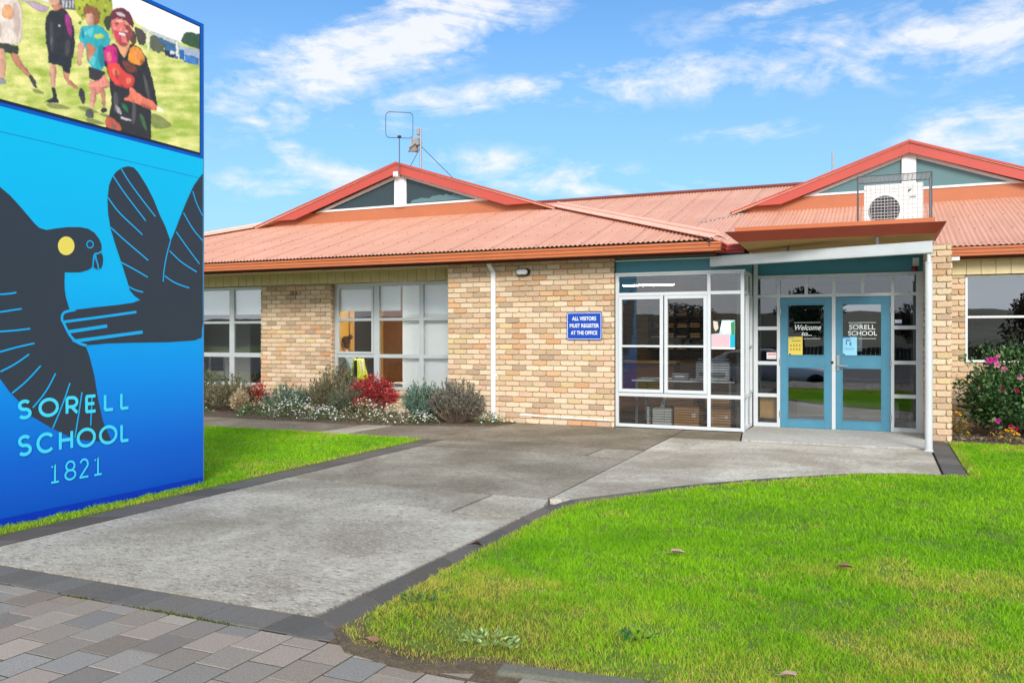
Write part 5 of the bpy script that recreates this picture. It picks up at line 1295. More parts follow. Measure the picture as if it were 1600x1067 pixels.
for i in range(4):
    for j in range(4):
        if random.random() < .7: xx = sx0+.04+i*.25; zz = sz0+.015+j*.2125; bx('paper_stack', (xx, xx+.18, 15.95, 16.15, zz, zz+random.uniform(.03, .12)), M['timber'], ph, 0)
cb = thing('counter', 'reddish brown timber counter deep in the corner room', 'counter', (-4.4, 15.2, 0))
bx('counter_front', (-5.6, -3.4, 15.0, 15.5, .03, .92), M['brownwall'], cb); bx('counter_top', (-5.65, -3.35, 14.95, 15.55, .921, .955), M['timber'], cb)
fc = thing('foyer_cabinet', 'pale timber cabinet just inside the side pane left of the doors', 'cabinet', (-1.5, 14, 0))
bx('cabinet_body', (-1.725, -1.43, 13.60, 14.1, .13, .47), M['timber'], fc); bx('plinth', (-1.715, -1.44, 13.62, 14.08, .025, .13), M['black'], fc)
fb = thing('reflection_slab', 'added pale slab imitating the porch concrete mirrored in the glass doors', 'counter', (-.5, 14.9, 0))  # added slab; the porch concrete's reflection is put into its pale colour
bx('slab', (-1.25, .3, 14.7, 15.2, .10, .34), M['ceil'], fb); bx('base', (-1.2, .25, 14.75, 15.2, .02, .10), M['black'], fb)
# small chair seen in the left window
sc_ = thing('classroom_chair', 'dark chair with steel frame in the window beside the blue sign', 'chair', (-13.2, 14.2, 0))
mb = MB()
for (x, y) in ((-13.4, 14.0), (-13.0, 14.0), (-13.4, 14.4), (-13.0, 14.4)): mb.tube([(x, y, .02), (x, y, .45 if y > 14.2 else .98)], .013, 8)
mb.tube([(-13.4, 14.0, .55), (-13.0, 14.0, .55)], .013, 8); mb.tube([(-13.4, 14.0, .98), (-13.0, 14.0, .98)], .013, 8); mb.build('chair_frame', M['steel'], sc_)
bx('seat', (-13.42, -12.98, 13.98, 14.42, .45, .48), M['black'], sc_, .01); bx('backrest', (-13.38, -13.02, 14.005, 14.03, .66, .97), M['black'], sc_, .008)

# seated woman in the office ----------------------------------------
hx, hz = on_y(539, 536, 14.35); wy = 14.35
def skin_body(name, joints, bones, mat, parent, levels=2):
    me = bpy.data.meshes.new(name); me.from_pydata([j[0] for j in joints], bones, []); me.materials.append(mat)
    o = bpy.data.objects.new(name, me); COL.objects.link(o)
    bm = bmesh.new(); bm.from_mesh(me); lay_ = bm.verts.layers.skin.verify(); bm.verts.ensure_lookup_table()
    for i, j in enumerate(joints): bm.verts[i][lay_].radius = (j[1], j[1]); bm.verts[i][lay_].use_root = (i == 0)
    bm.to_mesh(me); bm.free()
    s = o.modifiers.new('skin', 'SKIN'); s.use_smooth_shade = True
    o.modifiers.new('sub', 'SUBSURF').levels = levels; o.modifiers['sub'].render_levels = levels
    dg = bpy.context.evaluated_depsgraph_get(); m2 = bpy.data.meshes.new_from_object(o.evaluated_get(dg))
    bpy.data.objects.remove(o); m2.name = name; m2.materials.clear(); m2.materials.append(mat)
    m2.polygons.foreach_set('use_smooth', [True]*len(m2.polygons))
    o = bpy.data.objects.new(name, m2); COL.objects.link(o)
    if parent is not None: place_under(o, parent)
    return o
W = thing('person', 'woman with brown hair bun and grey shirt seated behind the office window', 'person', (hx+.1, wy, 0))
P = lambda dx, dy, z: (hx+dx, wy+dy, z)
# faces left (-x): pelvis, spine, head, arms toward the desk, legs under it
body_j = [(P(.12, 0, .52), .135), (P(.11, 0, .72), .125), (P(.07, 0, .95), .13), (P(.03, 0, 1.07), .06), (P(.0, 0, 1.15), .05), (P(-.01, 0, 1.24), .082), (P(-.015, 0, 1.32), .085),
          (P(.06, -.17, 1.0), .055), (P(.0, -.22, .80), .042), (P(-.24, -.16, .74), .033), (P(-.32, -.14, .745), .026),
          (P(.06, .17, 1.0), .055), (P(.0, .22, .80), .042), (P(-.24, .16, .74), .033), (P(-.32, .14, .745), .026),
          (P(.06, -.10, .50), .09), (P(-.36, -.11, .50), .065), (P(-.38, -.11, .12), .045), (P(-.48, -.11, .07), .035),
          (P(.06, .10, .50), .09), (P(-.36, .11, .50), .065), (P(-.38, .11, .12), .045), (P(-.48, .11, .07), .035)]
bones = [(0, 1), (1, 2), (2, 3), (3, 4), (4, 5), (5, 6), (2, 7), (7, 8), (8, 9), (9, 10), (2, 11), (11, 12), (12, 13), (13, 14), (0, 15), (15, 16), (16, 17), (17, 18), (0, 19), (19, 20), (20, 21), (21, 22)]
skin_body('body', body_j, bones, M['skin'], W)
for s in (-1, 1):
    for f in range(5):
        a = P(-.33, s*.14+(f-2)*.016, .745); b = P(-.385-(.012 if f in (1, 2, 3) else 0), s*.14+(f-2)*.02, .738); mb = MB(); mb.tube([a, b, (b[0]-.015, b[1], b[2]-.012)], [.009, .008, .006], 6)
        if f == 0: FG = mb
        else: FG.add(mb.v, mb.f)
    FG.build('fingers', M['skin'], W, smooth=True)
sh_j = [(P(.12, 0, .52), .15), (P(.11, 0, .72), .14), (P(.07, 0, .96), .145), (P(.04, 0, 1.06), .075), (P(.06, -.17, 1.0), .07), (P(.0, -.225, .80), .057), (P(-.16, -.18, .755), .048), (P(.06, .17, 1.0), .07), (P(.0, .225, .80), .057), (P(-.16, .18, .755), .048)]
skin_body('shirt', sh_j, [(0, 1), (1, 2), (2, 3), (2, 4), (4, 5), (5, 6), (2, 7), (7, 8), (8, 9)], M['shirt'], W)
tr_j = [(P(.12, 0, .52), .145), (P(.06, -.10, .505), .10), (P(-.36, -.11, .505), .075), (P(-.38, -.11, .14), .058), (P(.06, .10, .505), .10), (P(-.36, .11, .505), .075), (P(-.38, .11, .14), .058)]
skin_body('trousers', tr_j, [(0, 1), (1, 2), (2, 3), (0, 4), (4, 5), (5, 6)], M['trousers'], W)
mb = MB(); mb.ball(P(.025, 0, 1.315), (.098, .088, .108), 18, 12); mb.ball(P(.04, 0, 1.235), (.06, .075, .07), 14, 8); mb.ball(P(.135, 0, 1.40), (.055, .052, .055), 14, 10); mb.tube([P(.085, 0, 1.36), P(.12, 0, 1.39)], .035, 10)
mb.build('hair', M['hair'], W, smooth=True)
mb = MB(); mb.ball(P(-.105, 0, 1.265), (.018, .014, .022), 8, 6); mb.build('nose', M['skin'], W, smooth=True)
mb = MB(); mb.ball(P(-.005, -.085, 1.265), (.020, .012, .030), 8, 6); mb.ball(P(-.005, .085, 1.265), (.020, .012, .030), 8, 6); mb.build('ears', M['skin'], W, smooth=True)
mb = MB()
for s in (-1, 1): mb.ball(P(-.085, s*.034, 1.292), (.008, .012, .008), 8, 6)
mb.build('eyes', M['black'], W, smooth=True)
mb = MB(); mb.ball(P(-.092, 0, 1.215), (.010, .022, .006), 8, 6); mb.build('lips', M['red'], W, smooth=True)
oc = thing('office_chair', 'dark office chair the seated woman uses', 'chair', (hx+.12, wy, 0))
bx('seat', (hx-.12, hx+.36, wy-.24, wy+.24, .35, .39), M['black'], oc, .02); bx('backrest', (hx+.36, hx+.40, wy-.22, wy+.22, .50, .93), M['black'], oc, .02)
mb = MB(); mb.tube([(hx+.12, wy, .06), (hx+.12, wy, .35)], .03, 10)
for i in range(5): a = 2*math.pi*i/5; mb.tube([(hx+.12, wy, .08), (hx+.12+.3*math.cos(a), wy+.3*math.sin(a), .05)], .018, 8)
mb.tube([(hx+.30, wy, .37), (hx+.39, wy, .55)], .02, 8); mb.build('pedestal', M['black'], oc)
vs_ = thing('hi_vis_vest', 'fluorescent yellow vest hanging over the back of the office chair', 'vest', (hx+.4, wy, .9))
mb = MB()
def drape(x, side):
    nseg = 14; rows = []
    for j in range(9):
        z = .955-.44*j/8; row = []
        for i in range(nseg+1):
            u = i/nseg; wdt = .13+.07*j/8; y = wy-.05+(u-.5)*2*wdt; row.append((x+side*(.035+.022*math.sin(u*17+j*.5)*(j/8)+.05*j/8), y, z+.012*math.sin(u*9)))
        rows.append(row)
    vs = [p for r_ in rows for p in r_]; fs = [(j*(nseg+1)+i, j*(nseg+1)+i+1, (j+1)*(nseg+1)+i+1, (j+1)*(nseg+1)+i) for j in range(8) for i in range(nseg)]
    mi = [1 if (i in (4, 5, 9, 10)) else 0 for j in range(8) for i in range(nseg)]
    o_ = len(mb.v); mb.v += vs
    for f, m_ in zip(fs, mi): mb.f.append(tuple(o_+k for k in f)); mb.mi.append(m_); mb.c.append((1, 1, 1))
drape(hx+.38, 1); drape(hx+.38, -1)
vo = mb.build('vest_cloth', [M['hivis'], M['lens']], vs_, smooth=True, flip=False); vo.modifiers.new('thick', 'SOLIDIFY').thickness = .004
od = thing('office_desk', 'dark desk in front of the seated woman', 'desk', (hx-.5, wy, 0))
bx('desk_top', (hx-.85, hx-.22, wy-.5, wy+.9, .69, .72), M['darkin'], od); bx('side_panel', (hx-.83, hx-.80, wy-.48, wy+.88, .02, .69), M['darkin'], od)
mn = thing('monitor', 'black computer monitor on the desk facing the seated woman', 'monitor', (hx-.55, wy, .72))
bx('screen_case', (hx-.60, hx-.56, wy-.25, wy+.25, .86, 1.22), M['black'], mn, .01); bx('stand', (hx-.62, hx-.54, wy-.05, wy+.05, .721, .86), M['black'], mn)
lt_ = thing('filing_tray', 'stack of grey paper trays on the inner window ledge by the red bush', 'tray', (-8.45, 13.8, .42))
bx('ledge', (-8.72, -8.3, 13.62, 14.0, .03, .43), M['darkin'], lt_)
for i in range(3): bx('tray', (-8.66+.02*i, -8.33+.01*i, 13.66, 13.98, .435+i*.035, .452+i*.035), M['acgrey'] if i % 2 else M['ceil'], lt_)
# ================================================================== PLANTS
def unit(v): v = np.asarray(v, float); return v/(np.linalg.norm(v)+1e-9)
def lavender(x, y, r, h, n, cols, label, heads=.5, seed=1, spread=.55, z0=.03, name='lavender_bush', cat='bush', lsize=.062, group=None, bare=False):
    """fan of upright stalks with needle leaves, dark flower heads on the tips"""
    rg = np.random.default_rng(seed); t_ = thing(name, label, cat, (x, y, 0), group)
    st_ = MB(); LP, LD, HP = [], [], []
    for i in range(n):
        a = rg.uniform(0, 2*np.pi); rr = r*math.sqrt(rg.random()); b0 = np.array([x+rr*.30*math.cos(a), y+rr*.30*math.sin(a)*.8, z0])
        hh = h*rg.uniform(.62, 1.05)*(1-.45*(rr/r)**2)
        tip = np.array([x+rr*math.cos(a), y+rr*math.sin(a)*.8, z0+hh]); mid = (b0+tip)/2+np.array([rr*.22*math.cos(a), rr*.22*math.sin(a), hh*.06])
        ts = np.linspace(0, 1, 6); pts = [(1-s)**2*b0+2*s*(1-s)*mid+s*s*tip for s in ts]
        if i % 2 == 0 or bare: st_.tube([tuple(p) for p in pts], [.0035, .003, .0026, .0022, .0018, .0014], 3, cap=False)
        k = 34
        for s in rg.uniform(.22 if not bare else .45, 1.0, k):
            p = (1-s)**2*b0+2*s*(1-s)*mid+s*s*tip; d = unit(tip-b0)+rg.normal(0, .45, 3); LP.append(p); LD.append(d)
        if rg.random() < heads: HP.append((tip, unit(tip-mid)))
    st_.build('stems', M['stalk'], t_, flip=False)
    leaf_cloud('foliage', np.array(LP), np.array(LD), lsize, .20, cols, M['leaf'], t_, seed, .25, gain=1.75)
    if HP:
        hd = MB()
        for p, d in HP: q = p+d*.035; hd.tube([tuple(p), tuple((p+q)/2), tuple(q)], [.003, .008, .004], 5, 0, (.055, .04, .045))
        o = hd.build('flower_heads', M['petal'], t_, flip=False); o['kind'] = 'stuff'
    return t_
def daisies(x, y, rx, ry, h, nl, nf, cols, label, seed, flower=(.82, .82, .76), name='daisy_clump', cat='flowers', fs=.016, z0=.03, group=None):
    rg = np.random.default_rng(seed); t_ = thing(name, label, cat, (x, y, 0), group)
    a = rg.uniform(0, 2*np.pi, nl); q = np.sqrt(rg.random(nl)); lump = 1+.3*np.sin(a*3+seed)+.15*np.sin(a*7)
    X = x+rx*q*np.cos(a)*lump; Y = y+ry*q*np.sin(a)*lump; top = h*(1-q**2.2)*(.8+.4*smooth_noise(X, Y, 6, seed)); Z = z0+top*rg.uniform(.15, 1, nl)
    D = np.stack([(X-x)*1.2, (Y-y)*1.2, np.full(nl, .25)], 1)
    leaf_cloud('foliage', np.stack([X, Y, Z], 1), D, .038, .35, cols, M['leaf'], t_, seed, .5, gain=1.5)
    nf = int(nf*.7) if flower[2] > .5 else nf
    fl = MB(); a = rg.uniform(0, 2*np.pi, nf); q = np.sqrt(rg.random(nf))
    for i in range(nf):
        lump = 1+.3*math.sin(a[i]*3+seed)+.15*math.sin(a[i]*7)
        cx, cy = x+rx*q[i]*math.cos(a[i])*lump, y+ry*q[i]*math.sin(a[i])*lump; cz = z0+h*(1-q[i]**2.2)*rg.uniform(.6, 1.12)+.015
        nrm = unit([(cx-x)*1.0+rg.normal(0, .3), (cy-y)*1.0-.35+rg.normal(0, .3), .7]); u = unit(np.cross(nrm, [0, 0, 1.0001])); w = np.cross(nrm, u); c = np.array([cx, cy, cz]); s = fs*rg.uniform(.7, 1.3)
        P_ = []
        for k in range(10): aa = 2*math.pi*k/10; rr = s*(1.0 if k % 2 == 0 else .62); P_.append(tuple(c+(u*math.cos(aa)+w*math.sin(aa))*rr+nrm*.002))
        fl.add([tuple(c)]+P_, [(0, 1+k, 1+(k+1) % 10) for k in range(10)], 0, tuple(v*rg.uniform(.85, 1.0) for v in flower))
    o = fl.build('blossoms', M['petal'], t_, flip=False); o['kind'] = 'stuff'
    return t_
GG = [(.085, .105, .062), (.11, .125, .078), (.135, .14, .09), (.06, .085, .045)]       # grey green
OL = [(.12, .115, .06), (.15, .14, .075), (.09, .095, .05), (.17, .15, .095)]           # olive brown
BG = [(.08, .14, .10), (.10, .17, .13), (.13, .20, .155), (.055, .10, .07)]             # blue green
DG = [(.03, .07, .02), (.05, .11, .03), (.08, .15, .045), (.11, .17, .06)]              # fresh green
lavender(-12.1, 12.2, .72, .82, 210, GG, 'grey green lavender bush under the window beside the blue sign', .55, 101)
lavender(-11.15, 12.2, .52, .66, 150, OL, 'olive lavender bush below the right pane of the far left window', .35, 102)
lavender(-9.95, 12.35, .48, .52, 110, BG, 'low grey lavender bush with few flowers at the foot of the brick pier', .4, 103)
lavender(-8.95, 12.45, .62, .86, 190, OL, 'tall olive lavender bush in front of the seated woman window', .8, 104)
lavender(-8.35, 12.05, .42, .58, 120, GG, 'green lavender bush directly left of the red bush', .3, 105)
lavender(-9.45, 12.8, .45, .60, 80, [(.09, .07, .055), (.12, .095, .075), (.07, .055, .045)], 'brown faded lavender bush against the brick pier', .6, 106)
lavender(-6.85, 11.95, .40, .68, 150, BG, 'blue green lavender bush at the corner of the bay wall', .45, 107)
lavender(-6.25, 11.95, .50, .70, 190, [(.13, .125, .10), (.16, .15, .12), (.10, .10, .075), (.19, .17, .14)], 'grey woody lavender bush with bare stems beside the downpipe', .5, 108, bare=True)
# red nandina
def red_bush(x, y, r, h, n, label, seed):
    rg = np.random.default_rng(seed); t_ = thing('red_bush', label, 'bush', (x, y, 0)); st_ = MB(); LP, LD = [], []
    for i in range(n):
        a = rg.uniform(0, 2*np.pi); rr = r*math.sqrt(rg.random()); tip = np.array([x+rr*math.cos(a), y+rr*math.sin(a)*.8, .03+h*rg.uniform(.45, 1.05)*(1-.4*(rr/r)**2)]); b0 = np.array([x+rr*.25*math.cos(a), y+rr*.2*math.sin(a), .03])
        mid = (b0+tip)/2+np.array([0, 0, .08]); st_.tube([tuple(b0), tuple(mid), tuple(tip)], [.005, .004, .002], 4, cap=False)
        for k in range(34): p = tip+rg.normal(0, .045, 3)*np.array([1, 1, .8]); LP.append(p); LD.append(unit([math.cos(a), math.sin(a), .3])+rg.normal(0, .6, 3))
    st_.build('stems', M['stalk'], t_, flip=False)
    leaf_cloud('foliage', np.array(LP), np.array(LD), .055, .32, [(.30, .015, .025), (.42, .03, .04), (.20, .012, .02), (.50, .06, .07), (.16, .05, .03), (.38, .04, .03)], M['leaf'], t_, seed, .3, gain=1.3)
red_bush(-7.95, 12.15, .38, .70, 115, 'bright red nandina bush below the large left window', 201)
red_bush(-10.72, 12.45, .20, .46, 26, 'small red nandina sprig at the left edge of the brick pier', 202)
W1, W2 = [(.06, .10, .035), (.09, .13, .05), (.13, .15, .07)], [(.15, .16, .08), (.20, .19, .11), (.11, .12, .055)]
daisies(-11.7, 11.52, .60, .28, .22, 900, 60, DG, 'white daisies under the far left lavender by the walkway', 301)
daisies(-10.0, 11.55, .45, .26, .30, 900, 55, DG, 'leafy green daisy clump with scattered blooms below the brick pier', 302)
daisies(-9.15, 11.52, .55, .30, .34, 1200, 330, W1, 'dense snow white daisy mound in the middle of the long bed', 303)
daisies(-8.5, 11.45, .36, .24, .22, 700, 170, W1, 'white daisy patch spilling to the walkway before the green lavender', 304)
daisies(-7.75, 11.52, .42, .26, .36, 900, 150, W2, 'straw coloured daisy clump with cream blooms under the red bush', 305, (.78, .74, .58))
daisies(-7.25, 11.58, .36, .22, .26, 700, 120, W2, 'pale straw daisy clump below the brick sill right of the red bush', 306, (.80, .78, .66))
daisies(-6.75, 11.66, .30, .16, .18, 500, 130, W1, 'small white daisy patch at the foot of the blue green lavender', 307)
daisies(-5.72, 12.15, .26, .22, .16, 420, 110, DG, 'small white daisy patch at the foot of the downpipe', 308)
# dry grass tuft
lavender(-10.55, 11.75, .16, .42, 60, [(.30, .24, .15), (.36, .29, .19), (.24, .19, .12)], 'straw coloured dry tuft beside the small red sprig', 0, 309, name='dry_tuft', cat='plant', lsize=.09)
# pink flowering shrub at right
def flower_shrub(x, y, label, seed):
    rg = np.random.default_rng(seed); t_ = thing('flowering_shrub', label, 'shrub', (x, y, 0)); st_ = MB(); tips = []
    for i in range(34):
        a = rg.uniform(0, 2*np.pi); el = rg.uniform(.35, 1.45); L = rg.uniform(.75, 1.28)*(1.0 if el > .8 else .92)
        d = np.array([math.cos(a)*math.cos(el), math.sin(a)*math.cos(el)*.8, math.sin(el)]); b0 = np.array([x+rg.normal(0, .06), y+rg.normal(0, .05), .03]); mid = b0+d*L*.5+np.array([0, 0, .10]); tip = b0+d*L*np.array([1, 1, .98])
        pts = [(1-s)**2*b0+2*s*(1-s)*mid+s*s*tip for s in np.linspace(0, 1, 7)]; st_.tube([tuple(p) for p in pts], list(np.linspace(.016, .004, 7)), 6, cap=False)
        for s in (.45, .6, .72, .85, 1.0):
            p = (1-s)**2*b0+2*s*(1-s)*mid+s*s*tip
            for k in range(3): tips.append(p+rg.normal(0, .085, 3))
    for sx_, sz_, dz in ((-.62, .62, .1), (-.66, .40, .05), (-.56, .28, .0), (-.2, 1.10, .3), (.1, 1.2, .3), (.42, 1.12, .2)):      # long stray shoots
        b0 = np.array([x+sx_*.4, y-.1, sz_*.7]); tip = np.array([x+sx_, y-.15, sz_+.03]); pts = [b0, (b0+tip)/2+np.array([0, 0, .04]), tip]; st_.tube([tuple(p) for p in pts], [.007, .005, .003], 5, cap=False)
        for s in np.linspace(.35, 1, 6): tips.append(b0+(tip-b0)*s)
    st_.build('branches', M['bark'], t_, flip=False)
    LP, LD = [], []
    for p in tips:
        for k in range(20):
            q = p+rg.normal(0, .058, 3); 
            if q[2] < .06: continue
            LP.append(q); LD.append(unit(q-np.array([x, y, .35]))*.9+rg.normal(0, .5, 3))
    leaf_cloud('foliage', np.array(LP), np.array(LD), .066, .55, [(.018, .055, .016), (.028, .085, .022), (.045, .12, .03), (.075, .16, .045), (.014, .04, .014), (.10, .15, .06)], M['leaf'], t_, seed, .35, gain=1.45)
    return t_
FS = flower_shrub(1.78, 13.45, 'dark green shrub with pink flowers growing beside the brick pillar', 401)
def pink_flower(x, z, y, r, col, seed):
    rg = np.random.default_rng(seed); mb = MB(); c = np.array([x, y, z])
    for ring_, (n_, tilt, rr) in enumerate(((5, .35, 1.0), (5, .8, .75), (4, 1.2, .5))):
        for k in range(n_):
            a = 2*math.pi*k/n_+ring_*.6+rg.normal(0, .1); d = np.array([math.cos(a)*math.cos(tilt), -math.sin(tilt), math.sin(a)*math.cos(tilt)]); s = np.array([-math.sin(a), 0, math.cos(a)])
            q = [c, c+d*r*rr*.55+s*r*rr*.45, c+d*r*rr*1.0+s*r*rr*.25+np.array([0, -.1*r, 0]), c+d*r*rr*1.0-s*r*rr*.25+np.array([0, -.1*r, 0]), c+d*r*rr*.55-s*r*rr*.45]
            mb.add([tuple(v) for v in q], [(0, 1, 2, 3, 4)], 0, tuple(v*rg.uniform(.85, 1.1) for v in col))
    mb.build('flower', M['petal'], FS, flip=False)
HP_, LPk, RD = (.62, .05, .34), (.70, .26, .42), (.52, .01, .09)
for i, (px, py, r, c) in enumerate(((1546, 563, .06, HP_), (1553, 562, .06, HP_), (1558, 570, .055, LPk), (1569, 577, .055, LPk), (1593, 589, .05, LPk), (1566, 608, .038, RD), (1589, 610, .038, RD), (1559, 657, .05, HP_), (1579, 666, .038, RD), (1588, 669, .038, RD), (1560, 556, .035, LPk))):
    yy = 12.86; xx, zz = on_y(px, py, yy); pink_flower(xx, zz, yy, r*.78, c, 410+i)
ORG = (.75, .34, .01)
daisies(1.02, 12.82, .13, .12, .36, 260, 26, [(.10, .10, .03), (.14, .13, .045)], 'orange marigolds beside the foot of the brick pillar', 501, ORG, 'marigold_clump', 'flowers', .022)
daisies(1.56, 12.72, .20, .12, .17, 260, 26, [(.13, .10, .05), (.18, .14, .075)], 'orange marigolds on the mulch below the pink shrub', 502, ORG, 'marigold_clump', 'flowers', .022)
# dry litter on the mulch
lit = MB()
for i in range(420):
    x, y = random.uniform(.95, 3.2), random.uniform(12.6, 13.1); a = random.uniform(0, 6.28); L = random.uniform(.03, .11); z = .024+random.random()*.02
    v = random.uniform(.14, .42); dx, dy = math.cos(a)*L/2, math.sin(a)*L/2; w = random.uniform(.004, .012); nx, ny = -math.sin(a)*w, math.cos(a)*w
    lit.add([(x-dx-nx, y-dy-ny, z), (x+dx-nx, y+dy-ny, z+random.uniform(-.01, .03)), (x+dx+nx, y+dy+ny, z+random.uniform(-.0, .03)), (x-dx+nx, y-dy+ny, z)], [(0, 1, 2, 3)], 0, (v, v*.78, v*.6))
tag(lit.build('dry_litter', M['petal'], flip=False), 'dry bark and twig litter on the bed below the pink shrub', 'litter', kind='stuff')
# fallen leaves and weeds on the lawn
def fallen(x, y, s, label, col, seed):
    rg = np.random.default_rng(seed); mb = MB(); n_ = 12; c = np.array([x, y, .045]); P_ = []
    for k in range(n_): a = 2*math.pi*k/n_; rr = s*(.9+.25*math.sin(3*a+seed)+rg.normal(0, .06)); P_.append((x+rr*math.cos(a), y+rr*.6*math.sin(a), .045+.35*s*abs(math.sin(a))+rg.normal(0, .003)))
    mb.add([tuple(c)]+P_, [(0, 1+k, 1+(k+1) % n_) for k in range(n_)]); mb.tube([(x, y, .045), (x-s*1.6, y-.2*s, .04)], .0016, 4)
    o = mb.build('fallen_leaf', col, flip=False); tag(o, label, 'leaf', 'fallen leaves on the grass')
pale = paint('pale_dry_leaf', lin(176, 150, 132, .8), .7, .2, 60); dark = paint('dark_dry_leaf', (.045, .022, .014), .6, .3, 60)
fallen(*ground(1058, 864, .04), .05, 'pale curled dry leaf lying mid lawn below the door', pale, 1); fallen(*ground(1320, 886, .04), .045, 'brown dry leaf lying on the right of the lawn', M['deadleaf'], 2)
fallen(*ground(745, 851, .04), .04, 'dark brown leaf lying where the lawn meets the path edging', dark, 3); fallen(*ground(580, 1003, .04), .045, 'pinkish brown leaf on the bare tip of the lawn', M['deadleaf'], 4)
fallen(*ground(1233, 1056, .04), .035, 'pale leaf on the lawn at the bottom of the photo', pale, 5)
def weed(px, py, n_, r, cols, label, seed):
    x, y = ground(px, py); rg = np.random.default_rng(seed); t_ = thing('weed_clump', label, 'weed', (x, y, 0), 'weeds in the lawn')
    a = rg.uniform(0, 6.28, n_); q = r*np.sqrt(rg.random(n_)); Pn = np.stack([x+q*np.cos(a), y+q*np.sin(a)*.7, .02+.03*rg.random(n_)], 1)
    leaf_cloud('leaves', Pn, np.stack([np.cos(a), np.sin(a), np.full(n_, .7)], 1), .034, .42, cols, M['leaf'], t_, seed, .5)
weed(765, 1012, 90, .13, [(.26, .40, .12), (.34, .46, .18)], 'pale green broad leaved weed near the kerb block', 601)
weed(1000, 1005, 36, .07, [(.03, .13, .03), (.05, .18, .05)], 'dark green broad leaved weed by the yellow patch', 602)
weed(655, 945, 60, .10, [(.10, .22, .06), (.13, .25, .07)], 'small green weed near the paved lawn tip', 603)
# ================================================================== what the windows mirror: behind the photographer
def tree(x, y, h, r, cols, label, seed, group='trees across the car park'):
    rg = np.random.default_rng(seed); t_ = thing('tree', label, 'tree', (x, y, 0), group); mb = MB(); th = h*.35
    mb.tube([(x, y, -.1), (x+.05, y, th*.5), (x, y+.05, th), (x-.05, y, h*.7)], [h*.03, h*.024, h*.018, h*.008], 8)
    clumps = []
    for i in range(11):
        a = rg.uniform(0, 6.28); q = r*math.sqrt(rg.random())*.8; z = th+(h-th)*rg.uniform(.1, .85); c = np.array([x+q*math.cos(a), y+q*math.sin(a), z]); clumps.append(c); mb.tube([(x, y, th*rg.uniform(.7, 1.2)), tuple(c)], [h*.010, h*.003], 5)
    mb.build('trunk', M['bark'], t_, flip=False)
    Pn, Dn = [], []
    for c in clumps:
        k = 330; d = rg.normal(0, 1, (k, 3)); d /= np.linalg.norm(d, axis=1)[:, None]; q = d*(rg.random((k, 1))**.4)*r*.42*np.array([1, 1, .75]); Pn.append(c+q); Dn.append(d)
    leaf_cloud('crown', np.concatenate(Pn), np.concatenate(Dn), r*.10, .6, cols, M['farleaf'], t_, seed, .6)
TC = [(.03, .055, .02), (.045, .075, .028), (.06, .09, .035)]; TR = [(.07, .05, .03), (.09, .065, .04), (.05, .05, .028)]
for i, (x, y, h_, r_, c_, lb) in enumerate(((-26, -46, 5.5, 2.9, TC, 'green tree across the car park furthest left of the photographer'), (-15, -44, 4.4, 2.4, TR, 'russet tree across the car park behind the silver car'), (-6, -48, 6.2, 3.0, TC, 'tall green tree across the car park behind the photographer'),
        (3.0, -45, 4.2, 2.4, TR, 'low russet tree across the car park right of the photographer'), (12.0, -44, 4.8, 2.9, TR, 'wide russet tree across the car park at the right'), (22, -47, 6, 3.0, TC, 'green tree across the car park furthest right'))): tree(x, y, h_, r_, c_, lb, 700+i)
def hill():
    V = []; F = []; nx, ny = 70, 12
    for j in range(ny):
        for i in range(nx):
            x = -260+520*i/(nx-1); y = -90-150*j/(ny-1); t_ = j/(ny-1)
            z = -.6+9*t_*(1+.35*mnoise.noise(Vector((x*.012, y*.01, 1)))+.12*mnoise.noise(Vector((x*.05, y*.05, 4)))); V.append((x, y, z))
    for j in range(ny-1):
        for i in range(nx-1): a = j*nx+i; F.append((a, a+1, a+nx+1, a+nx))
    m_ = MB(); m_.add(V, F); struct(m_.build('hill', M['hill'], smooth=True))
hill()
ff = thing('paling_fence', 'low timber paling fence across the car park', 'fence', (0, -33, 0))
mb = MB()
for i in range(160): x = -20+i*.25; mb.box(x, x+.22, -33.02, -33, 0, 1.1+random.uniform(-.03, .03))
mb.build('palings', M['bark'], ff)
mb = MB(); mb.box(-20, 20, -33.06, -33.02, .3, .38); mb.box(-20, 20, -33.06, -33.02, .85, .93); mb.build('rails', M['bark'], ff)
